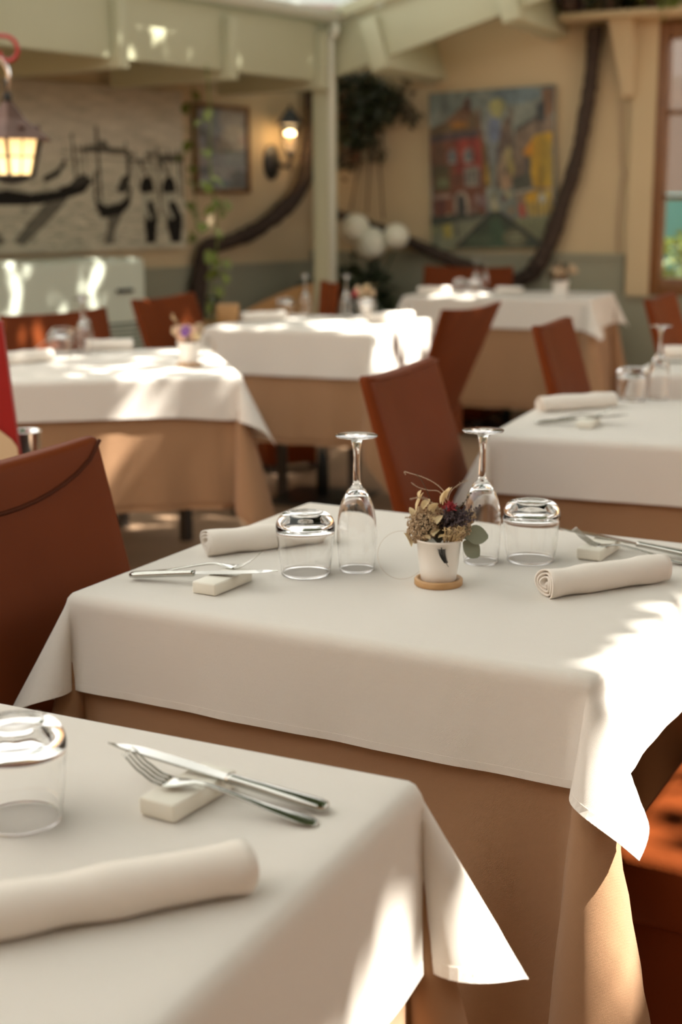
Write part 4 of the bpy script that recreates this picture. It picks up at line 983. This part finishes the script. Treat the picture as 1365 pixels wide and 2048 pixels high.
# dried plant hanging in the corner
hp = tag(empty('hanging_dried_plant', onR(.50, 2.05, .14)), 'dark bunch of dried foliage hanging under the eaves in the corner', 'plant')
o0 = np.array(onR(.50, 2.05, .14))
def hloc(s, z, out): return np.array(onR(s, z, out))-o0
pts = np.vstack([ballpts(hloc(.36, 1.88, .16), .19, 420, 1, (1, .7, .75)), ballpts(hloc(.52, 1.83, .16), .17, 420, 2, (1, .7, .8)), ballpts(hloc(.38, 1.70, .14), .17, 300, 3, (.9, .6, .8))])
tag(fastmesh('dark_foliage', *leafcloud(pts, .055, 4), M['leafdark'], hp), kind='stuff')
pts = np.vstack([ballpts(hloc(.30, 1.93, .2), .20, 170, 5, (1, .5, .5)), ballpts(hloc(.28, 1.60, .13), .17, 200, 6, (.6, .5, 1.2)), ballpts(hloc(.52, 1.54, .12), .045, 40, 7), ballpts(hloc(.72, 1.76, .10), .06, 50, 8), ballpts(hloc(.66, 1.85, .12), .07, 40, 9), ballpts(hloc(.70, 1.98, .10), .03, 10, 13)])
tag(fastmesh('dried_foliage', *leafcloud(pts, .05, 10), M['leafdry'], hp), kind='stuff')
tag(fastmesh('rust_foliage', *leafcloud(np.vstack([ballpts(hloc(.30, 1.54, .12), .11, 90, 11, (1, .4, .6)), ballpts(hloc(.30, 1.84, .26), .12, 60, 12, (1, .3, .8))]), .05, 14), M['leaforange'], hp), kind='stuff')
for e in [(.52, 1.14), (.41, 1.18), (.70, 1.73), (.30, 1.2), (.52, 1.55)]:
    a = hloc(.45, 1.9, .15); b_ = hloc(e[0], e[1], .05); MB().tube(spline([a, (a+b_)/2+np.array([.02, 0, .03]), b_], 6), .005, 6).obj('twig', M['bark'], hp, True)
MB().tube([hloc(.48, 1.85, .15), hloc(.48, 2.14, .15)], .006, 6).obj('hanger', M['bark'], hp, True)
# white hydrangea
hy = tag(empty('potted_hydrangea', (.02, 8.42, 0)), 'white hydrangea with three round blooms and dark leaves in the corner', 'plant')
V, F_ = lathe([(0, 0), (.13, 0), (.17, .32), (.18, .34), (.16, .34), (.15, .30), (0, .30)], 24); mk('pot', V, F_, M['black'], hy)
tag(fastmesh('leaves', *leafcloud(np.vstack([ballpts((.05, 0, .68), .22, 260, 21, (1.0, .6, 1.0)), ballpts((-.12, .02, .6), .14, 120, 22), ballpts((.15, -.05, .55), .18, 130, 23)]), .12, 24, .6, .65), M['leafdark'], hy), kind='stuff')
for i, (x, z, r_) in enumerate([(.075, 1.095, .095), (.165, 1.005, .108), (.315, 1.045, .085)]):
    c = np.array([x, -.02*i, z]); pts = ballpts(c, r_*.86, 420, 30+i, fill=.96); q = np.random.default_rng(40+i); d = pts-c; d /= np.linalg.norm(d, axis=1)[:, None]
    t1 = np.cross(d, q.normal(size=d.shape)); t1 /= np.linalg.norm(t1, axis=1)[:, None]; t2 = np.cross(d, t1); VV = []; FF = []; n = len(pts)
    for k in range(4):
        dd = [t1, t2, -t1, -t2][k]; ss = [t2, -t1, -t2, t1][k]; s_ = .017
        VV.append(np.stack([pts, pts+dd*s_*.6+ss*s_*.45+d*.004, pts+dd*s_*1.1+d*.002, pts+dd*s_*.6-ss*s_*.45+d*.004], 1).reshape(-1, 3)); ii = np.arange(n)*4+k*4*n; FF.append(np.stack([ii, ii+1, ii+2, ii+3], 1))
    fastmesh('flower_head', np.vstack(VV), np.vstack(FF), M['petalw'], hy)
    MB().tube([(x, -.02*i, z-r_*.8), (x*.6, 0, .7), (.02, 0, .30)], .007, 6).obj('stem', M['leafdark'], hy, True)
    V, F_ = lathe([(0, -r_*.8), (r_*.6, -r_*.55), (r_*.82, 0), (r_*.6, r_*.55), (0, r_*.8)], 16); 
    mk('flower_core', [(a+c[0], b+c[1], e+c[2]) for a, b, e in V], F_, M['petalw'], hy)
# climbing ivy strands
LEAF = None
def ivy(name, P, leaves, label):
    global LEAF
    r_ = tag(empty(name, P[0]), label, 'plant', 'plants on the wall shelf'); o_ = np.array(P[0]); S = spline(P, 8)
    MB().tube(S-o_, .0035, 5).obj('stem', M['leafg'], r_, True)
    for i, (x, y, z, s_) in enumerate(leaves):
        if LEAF is None:
            V, F_ = leafmesh(.07, .055, .25, 5, cup=.18); LEAF = mk('leaf', V, F_, M['leafg'], r_); l_ = LEAF
        else: l_ = LEAF.copy(); COL.objects.link(l_); l_.parent = r_
        l_.location = (x-o_[0], y-o_[1], z-o_[2]); q = random.Random(i+len(P)); l_.scale = (s_,)*3; l_.rotation_euler = (q.uniform(-1, 1), q.uniform(-.2, .9), q.uniform(-2.6, -.3))
    return r_
rg = random.Random(77)
ivy('climbing_ivy', [(-.80, 7.9, 1.88), (-.80, 7.9, 1.6), (-.82, 7.9, 1.4), (-.80, 7.9, 1.2), (-.82, 7.9, 1.02)], [(-.83+rg.uniform(-.03, .04), 7.88, z, rg.uniform(.8, 1.2)) for z in (1.84, 1.78, 1.64, 1.58, 1.5, 1.44, 1.37, 1.25, 1.21, 1.10, 1.04)], 'thin ivy strand with olive leaves between gondola print and framed picture')
ivy('climbing_ivy', [(-.62, 6.75, 1.88), (-.60, 6.7, 1.62), (-.60, 6.6, 1.45), (-.58, 6.6, 1.2), (-.58, 6.6, 1.0), (-.63, 6.6, .75), (-.64, 6.6, .5), (-.70, 6.6, 0)], [(-.59+rg.uniform(-.05, .05), 6.58, z, rg.uniform(.8, 1.25)) for z in (1.66, 1.61, 1.48, 1.36, 1.34, 1.26, 1.23, 1.20, 1.15, 1.12, 1.02, .99, .98, .93, .91, .86, .80, .78, .77, .75, .72, .70)]+[(-.67, 6.58, .79, 1.1), (-.69, 6.58, .70, 1.1), (-.55, 6.58, 1.24, 1.1)], 'sunlit ivy sprig with bright green leaves trailing in front of the framed picture')
# shelf with plants over the window
sh = tag(empty('wall_shelf', onR(1.90, 2.225, 0), az2rz(115)), 'pale wooden wall shelf on a tapered bracket, carrying plants above the window', 'shelf')
bevelbox('board', .75, .26, .035, .006, M['wall'], sh, c=(.14, -.13, .018))
bk = MB(); bk.add([(.03, -.20, 0), (.16, -.20, 0), (.16, -.055, 0), (.03, -.055, 0), (.10, -.09, -.40), (.16, -.09, -.40), (.16, -.055, -.42), (.10, -.055, -.42)], [(0,3,2,1),(4,5,6,7),(0,1,5,4),(1,2,6,5),(2,3,7,6),(3,0,4,7)]); bk.obj('bracket', M['wall'], sh)
def shplant(x, w_, h_, n, m_, size, label, seed, trail=0):
    p_ = onR(1.90+x, 2.262, .13); r_ = tag(empty('shelf_plant', p_), label, 'plant')
    V, F_ = lathe([(0, 0), (.05, 0), (.065, .09), (.06, .09), (.055, .08), (0, .08)], 16); mk('pot', V, F_, M['copper'], r_)
    pts = ballpts((0, 0, .10+h_*.4), w_, n, seed, (1, .8, h_/w_*.7))
    if trail: q = np.random.default_rng(seed); pts = np.vstack([pts, np.stack([q.normal(.02, .015, trail), q.normal(-.15, .02, trail), q.uniform(-.05, .1, trail)], 1)])
    tag(fastmesh('foliage', *leafcloud(pts, size, seed, .3, .5), m_, r_), kind='stuff'); return r_
shplant(-.20, .10, .16, 240, M['heather'], .04, 'purple-leaved plant on the left end of the wall shelf', 71)
shplant(.03, .13, .16, 300, M['leafdark'], .07, 'dark green plant on the middle of the wall shelf', 72)
shplant(.27, .14, .18, 320, M['leafg'], .06, 'bright green trailing plant on the right end of the wall shelf', 73, 30)

# ------------------------------------------------------------------ cabinet, wooden chair, stand by the left chair
cbp = np.array([-1.02, 7.39]); cab = tag(empty('louvred_cabinet', (cbp[0], cbp[1], 0), az2rz(222)), 'waist-high white cabinet with louvres under the gondola print', 'cabinet')
# local x runs to the left along the wall, +y into the room; the box lies at -y
bevelbox('body', 1.45, .40, .965, .035, M['cabinet'], cab, 4, c=(.725, -.20, .4855))
bevelbox('handle', .10, .025, .02, .006, M['black'], cab, c=(.16, .012, .80))
for k in range(14): 
    s_ = bevelbox('slat', .60, .016, .012, .003, M['cabinet'], cab, 1, c=(0, 0, 0)); s_.location = (.36, .012, .33+.022*k); s_.rotation_euler = (radians(35), 0, 0)
bevelbox('louvre_shade_sheet', .62, .004, .32, .001, M['black'], cab, 1, c=(.36, .002, .475))  # black sheet standing in for the shade between the slats
wc = tag(empty('wooden_chair', (-.36, 7.15, 0), az2rz(118)), 'tan wooden chair with a rising curved back, behind the post table', 'chair')
P = spline([(-.28, 0, .60), (-.16, .05, .70), (0, .07, .775), (.12, .06, .82), (.24, .02, .845)], 8); V = []; Fc = []
for x, y, z in P: V += [(x, y-.012, z), (x, y+.012, z), (x, y+.012, z-.20), (x, y-.012, z-.20)]
for i in range(len(P)-1):
    for k in range(4): Fc.append((4*i+k, 4*i+4+k, 4*i+4+(k+1) % 4, 4*i+(k+1) % 4))
Fc += [(0, 1, 2, 3), (4*len(P)-1, 4*len(P)-2, 4*len(P)-3, 4*len(P)-4)]
mk('backrest', V, Fc, M['tanwood'], wc, False)
bevelbox('seat', .46, .40, .04, .012, M['tanwood'], wc, c=(0, -.15, .44))
for x, y, h_ in ((-.20, -.32, .43), (.20, -.32, .43), (-.20, .035, .60), (.20, .035, .70)): MB().tube([(x, y, 0), (x, y, h_)], .018, 8).obj('leg', M['tanwood'], wc, True)
jb = tag(bevelbox('wooden_box', .09, .07, .075, .004, M['tanwood'], c=(0, 0, .0375)), 'small tan wooden box beside the ivy on the post table', 'box'); jb.location = (-.47, 5.83, T+.001)
jv = tag(empty('glass_vase', (-.60, 6.60, 0)), 'clear glass on a slim stand by the ivy sprig', 'vase')
prof = [(0, .70), (.03, .70), (.034, .81)]; V, F_ = lathe(prof+[(.031, .81), (.028, .706), (0, .706)], 20); mk('glass', V, F_, M['glass'], jv)
MB().tube([(0, 0, 0), (0, 0, .01), (0, 0, .011), (0, 0, .685), (0, 0, .687), (0, 0, .6985)], [.12, .12, .012, .012, .07, .07], 16).obj('stand', M['tanwood'], jv, False)
stn = tag(empty('side_stand', (-.74, 2.74, 0)), 'small round side stand behind the chair by the middle table', 'stand')
V, F_ = lathe([(0, .66), (.17, .66), (.175, .668), (.17, .676), (0, .676)], 32); mk('top', V, F_, M['dark'], stn)
MB().tube([(0, 0, .02), (0, 0, .66)], .02, 10).obj('pole', M['chrome'], stn, True); V, F_ = lathe([(0, 0), (.15, 0), (.15, .012), (.03, .025), (0, .025)], 28); mk('base', V, F_, M['black'], stn)
V, F_ = lathe([(0, 0), (.030, 0), (.032, .003), (.0335, .097), (.0345, .099), (.0335, .1005), (.0315, .099), (.030, .006), (0, .005)], 36); cu = tag(mk('metal_cup', V, F_, M['chrome']), 'polished metal cup behind the chair by the middle table', 'cup'); cu.location = (-.655, 2.83, .6765)
mbd = tag(empty('menu_board', (-.70, 2.64, .6765)), 'red and cream tapered menu board at the left picture edge', 'board')
mk('panel', [(-.10, -.01, 0), (.085, -.01, 0), (.055, .0, .34), (-.10, .0, .34), (-.10, .008, 0), (.085, .008, 0), (.055, .018, .34), (-.10, .018, .34)], [(0,1,2,3),(5,4,7,6),(1,5,6,2),(3,2,6,7),(0,3,7,4),(0,4,5,1)], M['red'], mbd, False)
S = [(-.10, .20)]+[(-.10+.165*t, .20-.085*t**1.6-.0*t) for t in np.linspace(.1, 1, 9)]+[(.075, .10), (.083, .01), (-.10, .01)]
mk('cream_field', [(x, -.0135+.01*z/.34, z) for x, z in S], [tuple(range(len(S)-1, -1, -1))], M['cream'], mbd, False)

# ------------------------------------------------------------------ outside the window
gw = (2.8, 11.6, 0); gl_ = MB().box(-4, 5, 0, .2, 0, 3.2).obj('wall_garden', M['pinkwall'], loc=gw, rz=az2rz(115)); struct(gl_)
bp_ = (2.33, 9.45, 0); bs = tag(empty('garden_bush', bp_), 'bright garden bush seen through the lower window pane', 'plant')
tag(fastmesh('foliage', *leafcloud(ballpts((0, 0, .55), .5, 900, 81, (1, .8, 1)), .09, 82), M['leafg'], bs), kind='stuff'); MB().tube([(0, 0, 0), (0, 0, .5)], .03, 8).obj('stem', M['bark'], bs, True)
tb = tag(empty('garden_screen', (2.55, 10.2, 0), az2rz(115)), 'teal painted garden screen seen through the window', 'screen')
bevelbox('panel', 1.6, .04, .95, .01, M['teal'], tb, c=(0, 0, .82))
for x in (-.7, .7): MB().box(x-.03, x+.03, -.03, .03, 0, 1.35).obj('post', M['teal'], tb)

# ------------------------------------------------------------------ added leafy pergola, out of view, gaps shaped to dapple the court
cot = 1/math.tan(radians(SUN_EL)); HS = .75; HC = 4.4
rgc = np.random.default_rng(99)
NF = 46; ka = rgc.uniform(0, 2*pi, NF); kf = rgc.uniform(1.8, 7.5, NF); kp = rgc.uniform(0, 2*pi, NF)
def nz2(x, y):
    v_ = np.zeros_like(x)
    for a, f, p_ in zip(ka, kf, kp): v_ += np.sin(2*pi*f*(x*cos(a)+y*sin(a))+p_)
    return v_/sqrt(NF/2)
def litmap(x, y):
    """share of sun let through, for points of the table-top plane"""
    p_ = np.full(x.shape, .001)
    dl_ = (x-.045)*cos(radians(30))-(y-1.08)*sin(radians(30))           # distance to the right of the line through the two right table edges
    wob = .025*np.sin(13*y+.6)+.014*np.sin(31*y+1)
    st_ = (dl_+wob > -.012+.06*np.clip((1.36-y)/.28, 0, 1)) & (y < 2.25) & (y > -.2)
    p_ = np.where(st_ & (dl_ < .26), .999, p_); p_ = np.where(st_ & (dl_ >= .26) & (dl_ < .85), .62, p_)
    def ell(cx, cy, rx, ry, val):
        nonlocal p_
        p_ = np.where(((x-cx)/rx)**2+((y-cy)/ry)**2 < 1, val, p_)
    ell(-.75, 4.40, .75, .75, .36); ell(-.45, 4.28, .30, .48, .60); ell(-1.0, 5.4, .9, .8, .36); ell(-.1, 5.85, .6, .55, .5); ell(.22, 5.62, .30, .42, .88); ell(.60, 7.42, .30, .5, .90); ell(-1.38, 6.85, .56, .5, .36); ell(-.45, 6.6, .35, .4, .4)
    return p_
n = 150000; X = rgc.uniform(-2.9, 2.6, n); Y = rgc.uniform(-2.0, 9.3, n); Zc = HC+rgc.uniform(-.10, .10, n)
from statistics import NormalDist
pl = litmap(X, Y); q = nz2(X, Y); thr = np.vectorize(lambda v_: NormalDist().inv_cdf(min(max(v_, 1e-6), .9999)))(np.round(pl, 3))
keep = q > thr
X, Y, Zc = X[keep], Y[keep], Zc[keep]
X3 = rgc.uniform(-1.2, 1.6, 60000); Y3 = rgc.uniform(-.2, 5.0, 60000); k3 = litmap(X3, Y3) < .01  # second batch of leaves, added to close gaps over full shade
X = np.concatenate([X, X3[k3]]); Y = np.concatenate([Y, Y3[k3]]); Zc = np.concatenate([Zc, HC+rgc.uniform(-.1, .1, int(k3.sum()))])
sx, sy = sin(radians(SUN_AZ))*cot, cos(radians(SUN_AZ))*cot
C = np.stack([X+(Zc-HS)*sx, Y+(Zc-HS)*sy, Zc], 1)
V, F_ = leafcloud(C, .10, 123, .2, .8)
n2 = 14000; C2 = np.stack([rgc.uniform(-3.4, .3, n2), rgc.uniform(-.5, 7.5, n2), 4.5+rgc.uniform(-.15, .15, n2)], 1); C2 = C2[nz2(C2[:, 0], C2[:, 1]) > .1]  # sparse extra leaves added overhead for green reflections
C = np.vstack([C, C2])
V, F_ = leafcloud(C, .10, 123, .2, .8)
pg = tag(empty('added_shade_pergola', (2.0, 3.5, 0)), 'unseen leafy pergola, added to shade and dapple the terrace', 'pergola')
lv = fastmesh('shade_leaves', V-np.array([2.0, 3.5, 0]), F_, M['canopy'], pg); lv['kind'] = 'stuff'

for x, y in ((5.3, -1.6), (5.3, 7.4), (-3.6, -.6), (-3.6, 5.2)):
    mk('post', *tube([(x-2.0, y-3.5, 0), (x-2.0, y-3.5, 4.6)], .06, 10), M['tanwood'], pg)
for (x0, y0), (x1, y1) in (((5.3, -1.6), (5.3, 7.4)), ((-3.6, -.6), (-3.6, 5.2)), ((-3.6, -.6), (5.3, -1.6))):
    mk('beam', *tube([(x0-2.0, y0-3.5, 4.62), (x1-2.0, y1-3.5, 4.62)], .05, 8), M['tanwood'], pg)
